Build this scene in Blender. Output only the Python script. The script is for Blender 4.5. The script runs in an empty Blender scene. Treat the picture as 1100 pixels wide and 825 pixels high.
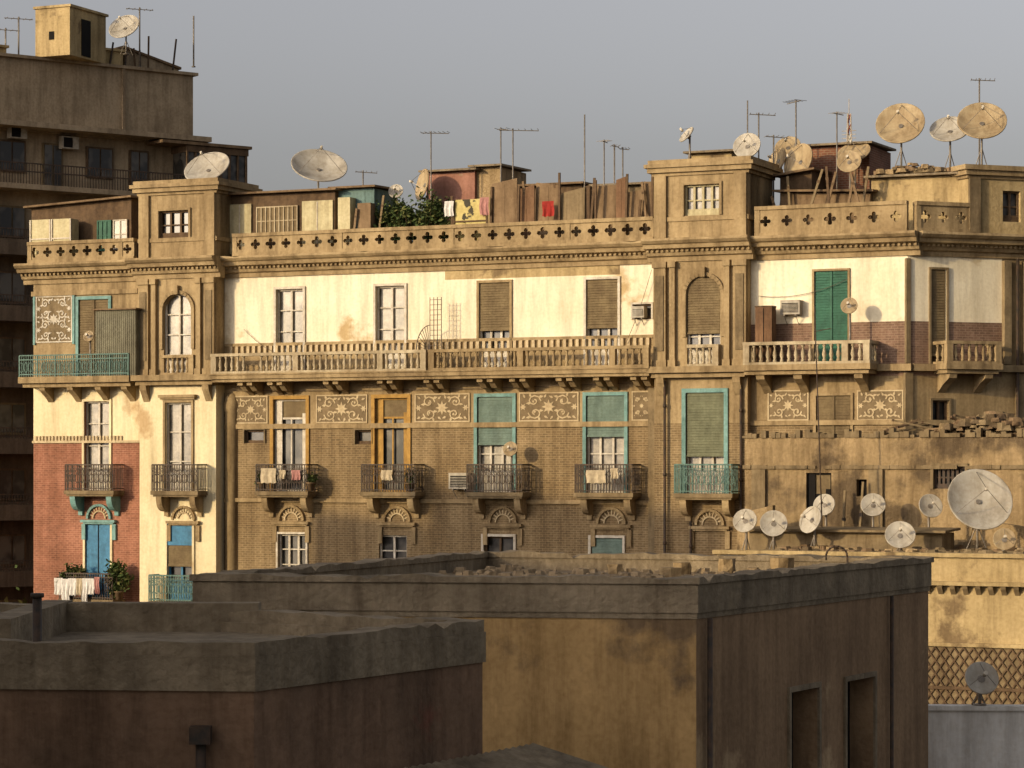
import bpy, bmesh, math, random
from mathutils import Vector, Matrix
R=random.Random(7)
F=2800.0; CZ=18.0
sc=bpy.context.scene
COL=sc.collection
# ---------------- street grid of the main facade (survey frame) ----------------
OX,OY=5.357,100.0
IN=Vector((0.4062,0.9138)); EX=Vector((0.9138,-0.4062))
ANG=math.atan2(EX.y,EX.x)
def D(px,y=0.):
    a=(px-550)/F
    return (y+OX*IN.x+OY*IN.y)/(a*IN.x+IN.y)
def U(px,y=0.):
    d=D(px,y); a=(px-550)/F
    return (a*d-OX)*EX.x+(d-OY)*EX.y
def Z(px,py,y=0.): return CZ+(500-py)/F*D(px,y)
def W(u,y,z): return Vector((OX+u*EX.x+y*IN.x, OY+u*EX.y+y*IN.y, z))
def P(px,py,d): return Vector(((px-550)/F*d,d,CZ+(500-py)/F*d))
# ---------------- materials ----------------
def lin(c):
    o=[]
    for v in c:
        v=v/255.
        o.append(v/12.92 if v<.04045 else ((v+.055)/1.055)**2.4)
    return (o[0],o[1],o[2],1)
def sca(c,k): return tuple(min(255,max(0,v*k)) for v in c)
MT={}
def newmat(name):
    m=bpy.data.materials.new(name); m.use_nodes=True
    nt=m.node_tree; b=nt.nodes['Principled BSDF']
    return m,nt,b
def N(nt,t,**k):
    n=nt.nodes.new(t)
    for a,v in k.items(): setattr(n,a,v)
    return n
def mixc(nt,fac,a,b,mode='MIX'):
    n=N(nt,'ShaderNodeMix',data_type='RGBA',blend_type=mode)
    for i,v in ((0,fac),(6,a),(7,b)):
        if isinstance(v,(int,float,tuple)): n.inputs[i].default_value=v
        else: nt.links.new(v,n.inputs[i])
    return n.outputs[2]
def ramp(nt,src,lo,hi):
    n=N(nt,'ShaderNodeMapRange'); n.inputs[1].default_value=lo; n.inputs[2].default_value=hi
    nt.links.new(src,n.inputs[0]); return n.outputs[0]
def pm(name,c,d=None,s=.8,streak=.5,rough=.9,bump=.25,patch=None,pk=(.6,.64),metal=0,brick=None,spec=.2,grain=.8):
    m,nt,b=newmat(name); L=nt.links
    tc=N(nt,'ShaderNodeTexCoord'); co=tc.outputs['Object']
    d=d or sca(c,.8)
    base=lin(c)
    if brick:
        sx=N(nt,'ShaderNodeSeparateXYZ'); L.new(co,sx.inputs[0])
        ad=N(nt,'ShaderNodeMath',operation='ADD'); L.new(sx.outputs[0],ad.inputs[0]); L.new(sx.outputs[1],ad.inputs[1])
        cb=N(nt,'ShaderNodeCombineXYZ'); L.new(ad.outputs[0],cb.inputs[0]); L.new(sx.outputs[2],cb.inputs[1])
        bt=N(nt,'ShaderNodeTexBrick'); L.new(cb.outputs[0],bt.inputs['Vector'])
        bt.inputs['Scale'].default_value=1; bt.inputs['Brick Width'].default_value=.24
        bt.inputs['Row Height'].default_value=.09; bt.inputs['Mortar Size'].default_value=.014
        bt.inputs['Color1'].default_value=lin(c); bt.inputs['Color2'].default_value=lin(sca(c,.86)); bt.inputs['Mortar'].default_value=lin(brick)
        base=bt.outputs['Color']
    n1=N(nt,'ShaderNodeTexNoise'); n1.inputs['Scale'].default_value=s; n1.inputs['Detail'].default_value=8; n1.inputs['Roughness'].default_value=.65
    L.new(co,n1.inputs['Vector'])
    f1=ramp(nt,n1.outputs[0],.36,.7)
    if brick: col=mixc(nt,f1,base,lin((200,193,184)),'MULTIPLY')
    else: col=mixc(nt,f1,base,lin(d))
    if patch:
        n2=N(nt,'ShaderNodeTexNoise'); n2.inputs['Scale'].default_value=s*.7; n2.inputs['Detail'].default_value=9; n2.inputs['Roughness'].default_value=.6
        mp=N(nt,'ShaderNodeMapping'); mp.inputs['Location'].default_value=(7,3,11); L.new(co,mp.inputs[0]); L.new(mp.outputs[0],n2.inputs['Vector'])
        col=mixc(nt,ramp(nt,n2.outputs[0],*pk),col,lin(patch))
    if streak>0:
        mp=N(nt,'ShaderNodeMapping'); mp.inputs['Scale'].default_value=(1.9,1.9,.2); L.new(co,mp.inputs[0])
        n3=N(nt,'ShaderNodeTexNoise'); n3.inputs['Scale'].default_value=1.; n3.inputs['Detail'].default_value=7; n3.inputs['Roughness'].default_value=.7
        L.new(mp.outputs[0],n3.inputs['Vector'])
        ml=N(nt,'ShaderNodeMath',operation='MULTIPLY'); L.new(ramp(nt,n3.outputs[0],.44,.74),ml.inputs[0]); ml.inputs[1].default_value=streak
        col=mixc(nt,ml.outputs[0],col,lin((112,96,76)),'MULTIPLY')
    n4=N(nt,'ShaderNodeTexNoise'); n4.inputs['Scale'].default_value=9; n4.inputs['Detail'].default_value=6
    L.new(co,n4.inputs['Vector'])
    col=mixc(nt,ramp(nt,n4.outputs[0],.4,.75),col,(grain,grain*.97,grain*.93,1),'MULTIPLY')
    L.new(col,b.inputs['Base Color'])
    b.inputs['Roughness'].default_value=rough; b.inputs['Metallic'].default_value=metal
    b.inputs['Specular IOR Level'].default_value=spec
    if bump>0:
        bp=N(nt,'ShaderNodeBump'); bp.inputs['Strength'].default_value=bump; bp.inputs['Distance'].default_value=.04
        L.new(n4.outputs[0],bp.inputs['Height']); L.new(bp.outputs[0],b.inputs['Normal'])
    MT[name]=m; return m
stone=pm('tan_stone',(166,145,108),(134,114,82),s=.5,streak=.75,patch=(116,98,72),pk=(.6,.72))
stoned=pm('weathered_stone',(138,120,90),(108,94,70),s=1.2,streak=.7)
tanbrick=pm('tan_brick',(142,121,88),s=.4,streak=.65,brick=(158,138,104))
redbrick=pm('red_brick',(162,110,88),s=.5,streak=.4,brick=(170,124,100))
rawbrick=pm('raw_red_brick',(150,98,76),s=1,streak=.3,brick=(152,130,108))
dkbrick=pm('brown_brick',(140,112,94),s=.5,streak=.5,brick=(150,126,106))
white=pm('white_plaster',(232,222,194),(214,200,168),s=.3,streak=.45,patch=(180,156,114),pk=(.57,.62),grain=.9,bump=.2)
cream=pm('cream_plaster',(222,208,170),(206,190,150),s=.4,streak=.45,patch=(182,156,116),pk=(.6,.66),grain=.9,bump=.2)
panelbg=pm('panel_ground',(130,112,84),s=2,streak=.3)
scroll=pm('carved_relief',(196,178,142),(172,152,118),s=2,streak=.3)
trimw=pm('old_white_paint',(206,198,180),(172,160,138),s=3,streak=.4,rough=.6)
balus=pm('baluster_paint',(188,174,144),(146,128,98),s=1.2,streak=.6)
turq=pm('turquoise_paint',(122,158,152),(92,130,124),s=3,streak=.5,rough=.6)
blue=pm('blue_paint',(70,128,162),(54,104,136),s=3,streak=.4,rough=.6)
greensh=pm('green_shutter_paint',(58,104,82),(44,82,66),s=2,streak=.4,rough=.6)
tealsh=pm('faded_teal_shutter',(112,130,118),(88,106,96),s=2,streak=.4,rough=.7)
ggsh=pm('grey_green_shutter',(116,118,92),(92,94,72),s=2,streak=.4,rough=.7)
tinsh=pm('grey_corrugated_tin',(124,120,98),(98,94,76),s=2,streak=.6,rough=.7)
brownsh=pm('brown_shutter',(124,108,78),(98,82,58),s=2,streak=.4,rough=.8)
yellowp=pm('yellow_wood',(176,138,70),(144,110,54),s=3,streak=.4,rough=.7)
wood=pm('old_wood',(104,84,62),(76,61,46),s=3,streak=.6)
iron=pm('dark_iron',(54,50,44),(86,66,50),s=6,streak=0,rough=.6,bump=0)
turqiron=pm('green_painted_iron',(92,120,110),(68,90,82),s=6,streak=0,rough=.6,bump=0)
dishm=pm('dish_grey',(186,180,166),(152,143,126),s=1.5,streak=.5,rough=.6,bump=0,grain=.9)
dishrust=pm('dish_tan',(176,158,124),(142,120,88),s=1.5,streak=.7,rough=.6,bump=0,grain=.9)
metal=pm('galvanised_metal',(140,134,124),(104,92,78),s=4,streak=.2,rough=.5,bump=0,metal=.3)
rust=pm('rusty_sheet',(128,98,72),(90,68,50),s=1.2,streak=.7)
rust2=pm('brown_sheet',(136,114,86),(100,80,58),s=1.2,streak=.7)
redp=pm('red_paint',(138,76,60),(110,60,48),s=2,streak=.5)
pink=pm('pink_plaster',(166,122,104),(144,102,86),s=1,streak=.5,patch=(150,134,112),pk=(.56,.61))
yelp=pm('yellow_board',(196,182,120),(170,152,96),s=2,streak=.2,patch=(70,66,54),pk=(.58,.6))
bone=pm('cream_panel',(196,186,148),(172,160,122),s=1,streak=.6)
tur2=pm('turquoise_wall',(112,136,132),(92,114,110),s=1,streak=.5)
ochre=pm('ochre_plaster',(188,154,102),(156,126,80),s=.45,streak=.6,patch=(118,98,72),pk=(.58,.64),bump=.5)
sand=pm('sandy_plaster',(164,141,104),(128,109,78),s=.5,streak=.8,patch=(98,83,62),pk=(.5,.58),bump=.9)
sandl=pm('pale_sandy_plaster',(184,162,118),(154,134,94),s=.6,streak=.6,patch=(124,105,76),pk=(.58,.64),bump=.5)
brownp=pm('brown_plaster',(156,128,96),(126,102,76),s=.5,streak=.6,patch=(176,150,114),pk=(.62,.66),bump=.5)
redpl=pm('red_brown_plaster',(136,108,84),(104,84,66),s=.5,streak=.7,patch=(146,92,74),pk=(.57,.64),bump=.6)
cement=pm('dirty_cement',(146,131,106),(108,96,77),s=.8,streak=.6,bump=1.0,patch=(160,144,116),pk=(.6,.7))
roofm=pm('dusty_roof',(152,132,102),(114,98,75),s=1.4,streak=0,bump=.8)
gplast=pm('grey_brown_plaster',(146,128,102),(116,100,79),s=.35,streak=.6)
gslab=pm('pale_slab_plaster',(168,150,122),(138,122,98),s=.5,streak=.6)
gdark=pm('shade_toned_plaster',(100,87,72),(78,68,56),s=.5,streak=.7)  # darker tone paints in the shade on the far block's lower floors
bluew=pm('pale_blue_plaster',(226,224,216),(200,198,190),s=.5,streak=.5,grain=.9)
asphalt=pm('asphalt',(66,64,62),(56,54,52),s=.3,streak=0)
dark=pm('dark_interior',(26,23,20),(18,16,14),s=2,streak=0,bump=0)
acm=pm('ac_casing',(180,172,154),(150,140,122),s=2,streak=.4,rough=.5,bump=0)
cloths=[pm('cloth_'+n,c,s=4,streak=0,bump=.1) for n,c in (('white',(220,216,208)),('rose',(176,126,118)),('blue',(110,130,165)),('red',(156,50,42)),('beige',(190,174,144)))]
leafm=pm('foliage',(76,90,46),(50,64,32),s=5,streak=0,bump=0)
leafm2=pm('foliage_yellow',(110,112,60),(78,80,44),s=5,streak=0,bump=0)
m,nt,b=newmat('dark_glass'); b.inputs['Roughness'].default_value=.25
tc=N(nt,'ShaderNodeTexCoord'); nn=N(nt,'ShaderNodeTexNoise'); nn.inputs['Scale'].default_value=1.1; nt.links.new(tc.outputs['Object'],nn.inputs['Vector'])
nt.links.new(mixc(nt,ramp(nt,nn.outputs[0],.45,.6),(.02,.019,.017,1),(.09,.08,.065,1)),b.inputs['Base Color'])
glass=m
curt=pm('curtained_glass',(164,154,134),(84,78,68),s=1.6,streak=.2,rough=.3,bump=0,spec=.5)

# ---------------- mesh builder ----------------
class MB:
    def __init__(s): s.v=[];s.f=[];s.m=[];s.mats=[];s.sm=[]
    def mi(s,mat):
        if mat not in s.mats: s.mats.append(mat)
        return s.mats.index(mat)
    def poly(s,pts,mat,sm=False):
        i=len(s.v); s.v+= [tuple(p) for p in pts]; s.f.append(list(range(i,i+len(pts)))); s.m.append(s.mi(mat)); s.sm.append(sm)
    def box(s,x0,x1,y0,y1,z0,z1,mat):
        i=len(s.v)
        s.v+=[(x,y,z) for z in (z0,z1) for y in (y0,y1) for x in (x0,x1)]
        for q in ((0,2,3,1),(4,5,7,6),(0,1,5,4),(2,6,7,3),(0,4,6,2),(1,3,7,5)):
            s.f.append([i+k for k in q]); s.m.append(s.mi(mat)); s.sm.append(False)
    def rings(s,rs,mat,caps=True,sm=True):
        n=len(rs[0]); i=len(s.v)
        for r in rs: s.v+=[tuple(p) for p in r]
        for a in range(len(rs)-1):
            for k in range(n):
                k2=(k+1)%n
                s.f.append([i+a*n+k,i+a*n+k2,i+(a+1)*n+k2,i+(a+1)*n+k]); s.m.append(s.mi(mat)); s.sm.append(sm)
        if caps:
            s.f.append([i+k for k in range(n)][::-1]); s.m.append(s.mi(mat)); s.sm.append(False)
            j=i+(len(rs)-1)*n
            s.f.append([j+k for k in range(n)]); s.m.append(s.mi(mat)); s.sm.append(False)
    def cyl(s,p,q,r,mat,n=8,r2=None):
        p=Vector(p);q=Vector(q);d=(q-p).normalized()
        a=d.orthogonal().normalized();b=d.cross(a); r2=r if r2 is None else r2
        s.rings([[c+ (a*math.cos(2*math.pi*k/n)+b*math.sin(2*math.pi*k/n))*rr for k in range(n)] for c,rr in ((p,r),(q,r2))],mat,sm=n>5)
    def lathe(s,cx,cy,prof,mat,n=8,sy=1.):
        s.rings([[(cx+r*math.cos(2*math.pi*k/n),cy+r*sy*math.sin(2*math.pi*k/n),z) for k in range(n)] for r,z in prof],mat)
    def prism(s,poly,z0,z1,mat):
        s.rings([[(x,y,z) for x,y in poly] for z in (z0,z1)],mat,sm=False)
    def mould(s,x0,x1,prof,mat):
        s.rings([[(x,y,z) for y,z in prof] for x in (x0,x1)],mat,sm=False)
    def ribbon(s,pts,w,y0,y1,mat):
        n=len(pts)
        for i in range(n-1):
            a=Vector(pts[i]);b_=Vector(pts[i+1]);t=(b_-a)
            if t.length<1e-6: continue
            t.normalize(); k=Vector((-t.y,t.x))*w/2; a=a-t*w*.15; b_=b_+t*w*.15
            s.rings([[(p.x,y,p.y) for p in (a+k,b_+k,b_-k,a-k)] for y in (y1,y0)],mat,sm=False)
    def obj(s,name,parent=None,label=None,cat=None,group=None,xf=None,kind=None):
        me=bpy.data.meshes.new(name); me.from_pydata(s.v,[],s.f)
        for mm in s.mats: me.materials.append(mm)
        for i,p in enumerate(me.polygons): p.material_index=s.m[i]; p.use_smooth=s.sm[i]
        bm=bmesh.new(); bm.from_mesh(me); bmesh.ops.recalc_face_normals(bm,faces=bm.faces); bm.to_mesh(me); bm.free()
        o=bpy.data.objects.new(name,me); COL.objects.link(o)
        if parent: o.parent=parent
        if xf is not None: o.matrix_local=xf
        if label: o['label']=label
        if cat: o['category']=cat
        if group: o['group']=group
        if kind: o['kind']=kind
        return o
def thing(name,loc,ang,label,cat,group=None):
    e=bpy.data.objects.new(name,None); COL.objects.link(e); e.empty_display_size=.3
    e.location=loc; e.rotation_euler=(0,0,ang); e['label']=label; e['category']=cat
    if group: e['group']=group
    return e
def mtx(loc,ang): return Matrix.Translation(Vector(loc))@Matrix.Rotation(ang,4,'Z')

# ---------------- facade components ----------------
def wall(mb,x0,x1,z0,z1,y,ops,matf,depth=.35,back=.6,bands=(),sides=True,top=True,xb=()):
    xs=sorted({x0,x1}|set(xb)|{o[0] for o in ops}|{o[1] for o in ops}); zs=sorted({z0,z1}|{o[2] for o in ops}|{o[3] for o in ops}|{b for b in bands if z0<b<z1})
    for i in range(len(xs)-1):
        for j in range(len(zs)-1):
            xc=(xs[i]+xs[i+1])/2; zc=(zs[j]+zs[j+1])/2
            if any(o[0]<xc<o[1] and o[2]<zc<o[3] for o in ops): continue
            mb.poly([(xs[i],y,zs[j]),(xs[i+1],y,zs[j]),(xs[i+1],y,zs[j+1]),(xs[i],y,zs[j+1])],matf(xc,zc))
    for o in ops:
        a,b_,c,d=o[:4]; mt=matf((a+b_)/2,(c+d)/2); y2=y+depth
        for q in ([(a,y,c),(a,y2,c),(a,y2,d),(a,y,d)],[(b_,y,c),(b_,y2,c),(b_,y2,d),(b_,y,d)],[(a,y,d),(b_,y,d),(b_,y2,d),(a,y2,d)],[(a,y,c),(b_,y,c),(b_,y2,c),(a,y2,c)]):
            mb.poly(q,mt)
        mb.poly([(a,y2,c),(b_,y2,c),(b_,y2,d),(a,y2,d)],dark)
    if sides:
        for x in (x0,x1):
            for j in range(len(zs)-1):
                mb.poly([(x,y,zs[j]),(x,back,zs[j]),(x,back,zs[j+1]),(x,y,zs[j+1])],matf(x,(zs[j]+zs[j+1])/2))
    if top: mb.poly([(x0,y,z1),(x1,y,z1),(x1,back,z1),(x0,back,z1)],matf((x0+x1)/2,z1-.01))
def arch_fill(mb,a,b,z1,y,mat,depth=.3,n=10):
    r=(b-a)/2; cx=(a+b)/2; zc=z1-r
    for i in range(n):
        t0=math.pi*i/n;t1=math.pi*(i+1)/n
        p0=(cx-r*math.cos(t0),zc+r*math.sin(t0));p1=(cx-r*math.cos(t1),zc+r*math.sin(t1))
        mb.poly([(p0[0],y,p0[1]),(p1[0],y,p1[1]),(p1[0],y,z1),(p0[0],y,z1)],mat)
        mb.poly([(p0[0],y,p0[1]),(p1[0],y,p1[1]),(p1[0],y+depth,p1[1]),(p0[0],y+depth,p0[1])],mat)
def arch_ring(mb,cx,zc,r,w,y,mat,pr=.07,n=14,leg=0):
    pts=[(cx-r*math.cos(math.pi*i/n),zc+r*math.sin(math.pi*i/n)) for i in range(n+1)]
    mb.ribbon(pts,w,y-pr,y+.01,mat)
    if leg>0:
        for sx in (-1,1): mb.box(cx+sx*r-w/2,cx+sx*r+w/2,y-pr-.004,y+.01,zc-leg,zc,mat)
def window(par,x0,x1,z0,z1,y,fc=trimw,style='casement',shc=brownsh,drop=.7,surround=None,sw=.12,gl=None,xf=None,hood=False,panes=(2,4)):
    gl=gl or glass
    mb=MB(); t=.07; ya,yb=y+.12,y+.2
    mb.box(x0,x0+t,ya,yb,z0,z1,fc); mb.box(x1-t,x1,ya,yb,z0,z1,fc)
    mb.box(x0+t,x1-t,ya,yb,z1-t,z1,fc); mb.box(x0+t,x1-t,ya,yb,z0,z0+t*1.3,fc)
    if surround:
        mb.box(x0-sw,x0-.001,y-.07,y+.02,z0,z1+sw,surround); mb.box(x1+.001,x1+sw,y-.07,y+.02,z0,z1+sw,surround)
        mb.box(x0-.001,x1+.001,y-.07,y+.02,z1+.001,z1+sw,surround)
    if hood:
        mb.box(x0-.25,x1+.25,y-.22,y+.01,z1+.2,z1+.32,stone); mb.box(x0-.2,x1+.2,y-.14,y+.01,z1+.125,z1+.2,stone)
    w=mb.obj('window',par,xf=xf)
    g=MB(); g.box(x0+t,x1-t,y+.25,y+.28,z0+t,z1-t,gl); g.obj('glass',w)
    c=MB(); nx,nz=panes
    if style!='open':
        for i in range(1,nx*1):
            xx=x0+(x1-x0)*i/nx; c.box(xx-.045,xx+.045,ya+.02,yb+.01,z0+t*1.3,z1-t,fc)
        for j in range(1,nz):
            zz=z0+(z1-z0)*j/nz; c.box(x0+t,x1-t,ya+.03,yb,zz-.025,zz+.025,fc)
        c.box(x0+t,x1-t,ya+.015,yb+.012,z0+t*1.3,z0+(z1-z0)*.22,fc)
    else:
        lean=R.uniform(.22,.38)
        c.box(x0+t,x0+t+lean,ya-.02,ya+.03,z0+t*1.3,z1-t,fc); c.box(x1-t-.16,x1-t,ya-.02,ya+.03,z0+t*1.3,z1-t-.5,fc)
        c.box(x0+t,x1-t,ya+.01,yb-.01,z1-t-.75,z1-t-.67,fc); c.box(x0+t,x1-t,ya+.04,yb-.015,z1-t-.67,z1-t,brownsh)
        c.box((x0+x1)/2-.03,(x0+x1)/2+.03,ya+.01,yb-.02,z0+.4,z1-t-.75,fc)
    c.obj('casement',w)
    if style=='shutter':
        s=MB(); zb=z1-(z1-z0)*drop; ys=y+.03
        s.box(x0+.02,x1-.02,ys,ys+.02,zb,z1-.02,shc)
        k=int((z1-zb)/.1)
        for i in range(k):
            zz=zb+(z1-.03-zb)*i/k
            s.poly([(x0+.03,ys-.035,zz),(x1-.03,ys-.035,zz),(x1-.03,ys-.004,zz+.09),(x0+.03,ys-.004,zz+.09)],shc)
        if drop>.9:
            s.box((x0+x1)/2-.04,(x0+x1)/2+.04,ys-.06,ys-.036,zb,z1-.02,shc)
        s.box(x0+.02,x1-.02,ys-.05,ys,zb-.06,zb-.002,shc)
        s.obj('shutter',w)
    return w
BPROF=[(.07,0),(.07,.08),(.04,.1),(.085,.24),(.045,.42),(.035,.5),(.065,.54),(.065,.6)]
def balustrade(par,x0,x1,z0,z1,y,mat=stone,xf=None,sides=0,step=.27,name='balustrade',yd=.26,ends=True):
    mb=MB(); h=z1-z0
    mb.box(x0,x1,y,y+yd,z1-.12,z1,mat); mb.box(x0+.01,x1-.01,y+.02,y+yd-.02,z0,z0+.09,mat)
    k=max(2,int((x1-x0)/step)); sc_=(h-.21)/.6
    for i in range(k):
        cx=x0+(i+.5)*(x1-x0)/k
        if ends and i%14==0 or i==k-1:
            mb.box(cx-.12,cx+.12,y+.01,y+yd-.01,z0+.09,z1-.12,mat)
        elif R.random()<.03: continue
        else: mb.lathe(cx,y+yd/2,[(r*1.05,z0+.09+zz*sc_) for r,zz in BPROF],mat,n=6)
    if sides:
        for xx in (x0,x1):
            a,b_=(xx,xx+.2) if xx==x0 else (xx-.2,xx)
            mb.box(a,b_,y+yd,y+sides,z1-.122,z1-.002,mat); mb.box(a,b_,y+yd,y+sides,z0,z0+.088,mat)
            kk=max(1,int((sides-yd)/step))
            for i in range(kk):
                mb.lathe((a+b_)/2,y+yd+(i+.5)*(sides-yd)/kk,[(r*1.05,z0+.09+zz*sc_) for r,zz in BPROF],mat,n=6)
    return mb.obj(name,par,xf=xf)
def iron_balcony(par,cx,w,zf,y,depth=.9,irm=iron,xf=None,lun=True,brk=True,h=1.08,tint=stone):
    mb=MB(); x0,x1=cx-w/2,cx+w/2
    mb.box(x0-.05,x1+.05,y-depth,y+.01,zf-.16,zf,stoned); mb.box(x0+.02,x1-.02,y-depth+.08,y+.01,zf-.24,zf-.16,stoned)
    if brk:
        for sx in (-1,1):
            bx=cx+sx*(w/2-.28)
            pr=[(y+.01,zf-.242)]+[(y-.72*math.cos(t)**.6 if math.cos(t)>0.001 else y,zf-.242-.62*math.sin(t)) for t in [math.pi/2*i/6 for i in range(7)]]
            mb.mould(bx-.13,bx+.13,pr,tint)
            mb.box(bx-.1,bx+.1,y-.12,y+.01,zf-1.05,zf-.84,tint)
    b=mb.obj('balcony',par,xf=xf)
    r=MB(); rr=.018; ya=y-depth+.04
    for zz,th in ((zf+h,.028),(zf+.08,.018),(zf+h-.14,.014)):
        r.box(x0,x1,ya-th,ya+th,zz-th,zz+th,irm)
        for xx in (x0,x1): r.box(xx-th,xx+th,ya+th,y,zz-th,zz+th,irm)
    n=int(w/.115)
    for i in range(n+1):
        xx=x0+w*i/n; r.cyl((xx,ya,zf),(xx,ya,zf+h),rr if i%6 else .028,irm,n=4)
        if i<n and i%2==0:
            xm=xx+w/n; c=(xm,zf+.52); pts=[(c[0]+.1*math.cos(t),c[1]+.2*math.sin(t)) for t in [2*math.pi*j/10 for j in range(11)]]
            r.ribbon(pts,.022,ya-.012,ya+.012,irm)
            pts=[(c[0]+.08*math.cos(t),zf+.82+.08*math.sin(t)) for t in [2*math.pi*j/8 for j in range(9)]]
            r.ribbon(pts,.018,ya-.01,ya+.01,irm)
    for xx in (x0,x1):
        for i in range(1,7): r.cyl((xx,ya+i*depth/7.2,zf),(xx,ya+i*depth/7.2,zf+h),rr,irm,n=4)
    r.obj('railing',b)
    if lun:
        l=MB(); zc=zf-1.18; rad=w*.24
        arch_ring(l,cx,zc,rad,.1,y,tint,pr=.12); arch_ring(l,cx,zc,rad*.55,.05,y,scroll,pr=.06,n=8)
        for i in range(1,10):
            t=math.pi*i/10; l.ribbon([(cx-rad*.6*math.cos(t),zc+rad*.6*math.sin(t)),(cx-rad*.92*math.cos(t),zc+rad*.92*math.sin(t))],.04,y-.04,y+.01,scroll)
        l.box(cx-w*.36,cx+w*.36,y-.2,y+.01,zc-.17,zc-.06,tint); l.box(cx-w*.32,cx+w*.32,y-.13,y+.01,zc-.24,zc-.17,tint)
        for sx in (-1,1): l.box(cx+sx*w*.32-.09,cx+sx*w*.32+.09,y-.1,y+.01,zc-.9,zc-.24,tint)
        l.obj('lunette',par,xf=xf)
    return b
def scroll_panel(par,x0,x1,z0,z1,y,xf=None,bg=panelbg,fg=scroll):
    # mirrored carved arabesque: stems, curled tendrils and leaves
    mb=MB(); mb.box(x0,x1,y-.03,y+.01,z0,z1,bg)
    for a,b_,c,d in ((x0,x1,z1-.05,z1),(x0,x1,z0,z0+.05),(x0,x0+.05,z0+.05,z1-.05),(x1-.05,x1,z0+.05,z1-.05)): mb.box(a,b_,y-.05,y-.031,c,d,fg)
    x0+=.08;x1-=.08;z0+=.08;z1-=.08
    w=x1-x0;h=z1-z0; nr=max(1,round(h/1.0)); nh=max(1,round(w/2/(h/nr*.9))); cw=w/2/nh; ch=h/nr; xm=(x0+x1)/2; zi=iter(range(10**6))
    def leaf(px,pz,t,l,k=.5):
        c,s=math.cos(t),math.sin(t); yy=y-.05-.0004*(next(zi)%20)
        o=[(0,0),(l*.35,l*k*.5),(l,0),(l*.35,-l*k*.5)]
        mb.poly([(px+a*c-b_*s,yy,pz+a*s+b_*c) for a,b_ in o],fg)
    for sx in (-1,1):
        for i in range(nh):
            for j in range(nr):
                cx=xm+sx*(i+.5)*cw; cz=z0+(j+.5)*ch; fl=1 if i%2==0 else -1; m_=min(cw,ch)
                for q in (-1,1):
                    pts=[]; ox=cx+sx*q*.02*cw; oz=cz+fl*q*ch*.24
                    for k in range(11):
                        t=k/10*math.pi*2.4; r_=m_*.25*(1-k/13.)
                        pts.append((ox-sx*q*r_*math.cos(t)*cw/m_,oz+fl*q*r_*math.sin(t)))
                    mb.ribbon(pts,.05,y-.056,y-.031,fg)
                    for k in (1,3,5):
                        p=pts[k]; t=math.atan2(p[1]-oz,p[0]-ox); leaf(p[0],p[1],t+.5*sx,m_*.22)
                    leaf(ox,oz,R.uniform(0,6.3),m_*.1,1.2)
                for k in range(6):
                    t=k*math.pi/3; leaf(cx+cw*.42*sx,cz,t,m_*.15)
                for ux in (-1,1):
                    for uz in (-1,1): leaf(cx+ux*cw*.34,cz+uz*ch*.36,math.atan2(uz,ux)+R.uniform(-.5,.5),m_*.2)
    for k in range(8): leaf(xm,(z0+z1)/2,k*math.pi/4,min(cw,ch)*.3,.45)
    return mb.obj('frieze_panel',par,xf=xf)
def pierced(par,x0,x1,z0,z1,y,mat=stone,xf=None,th=.2,cell=.7,name='parapet'):
    mb=MB(); mb.box(x0,x1,y-.07,y+th+.05,z1-.14,z1,mat); mb.box(x0,x1,y-.05,y+th+.04,z0,z0+.14,mat)
    a,b_=z0+.14,z1-.14; H=b_-a; k=max(1,int(round((x1-x0)/cell))); cw=(x1-x0)/k; n=32
    for i in range(k):
        cx=x0+(i+.5)*cw; cz=(a+b_)/2; hw=cw/2
        inn=[];out=[]
        sz_=R.uniform(.21,.245)
        for j in range(n):
            t=2*math.pi*(j+.0)/n; c,s=math.cos(t),math.sin(t)
            rr=sz_*(.42+.58*abs(math.cos(2*t))**.8)
            inn.append((cx+rr*c,cz+rr*s*.95))
            m_=min(hw/abs(c) if abs(c)>1e-6 else 1e9,(H/2)/abs(s) if abs(s)>1e-6 else 1e9)
            out.append((cx+m_*c,cz+m_*s))
        for j in range(n):
            j2=(j+1)%n
            for yy in (y,y+th):
                o1,o2=out[j],out[j2]
                mb.poly([(inn[j][0],yy,inn[j][1]),(inn[j2][0],yy,inn[j2][1]),(o2[0],yy,o2[1]),(o1[0],yy,o1[1])],mat)
            mb.poly([(inn[j][0],y,inn[j][1]),(inn[j2][0],y,inn[j2][1]),(inn[j2][0],y+th,inn[j2][1]),(inn[j][0],y+th,inn[j][1])],mat)
        for sx in (-1,1):
            for sz in (-1,1):
                cc=(cx+sx*hw,cz+sz*H/2)
                best=[p for p in out if (p[0]-cx)*sx>=-1e-6 and (p[1]-cz)*sz>=-1e-6]
                pv=[p for p in best if abs(abs(p[0]-cx)-hw)<1e-5]; ph=[p for p in best if abs(abs(p[1]-cz)-H/2)<1e-5]
                if pv and ph:
                    p1=max(pv,key=lambda p:abs(p[1]-cz)); p2=max(ph,key=lambda p:abs(p[0]-cx))
                    for yy in (y,y+th): mb.poly([(cc[0],yy,cc[1]),(p1[0],yy,p1[1]),(p2[0],yy,p2[1])],mat)
    for i in range(0,k+1,7):
        xx=min(max(x0+i*cw,x0+.1),x1-.1); mb.box(xx-.1,xx+.1,y-.03,y+th+.02,z0+.14,z1-.14,mat)
    return mb.obj(name,par,xf=xf)
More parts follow.
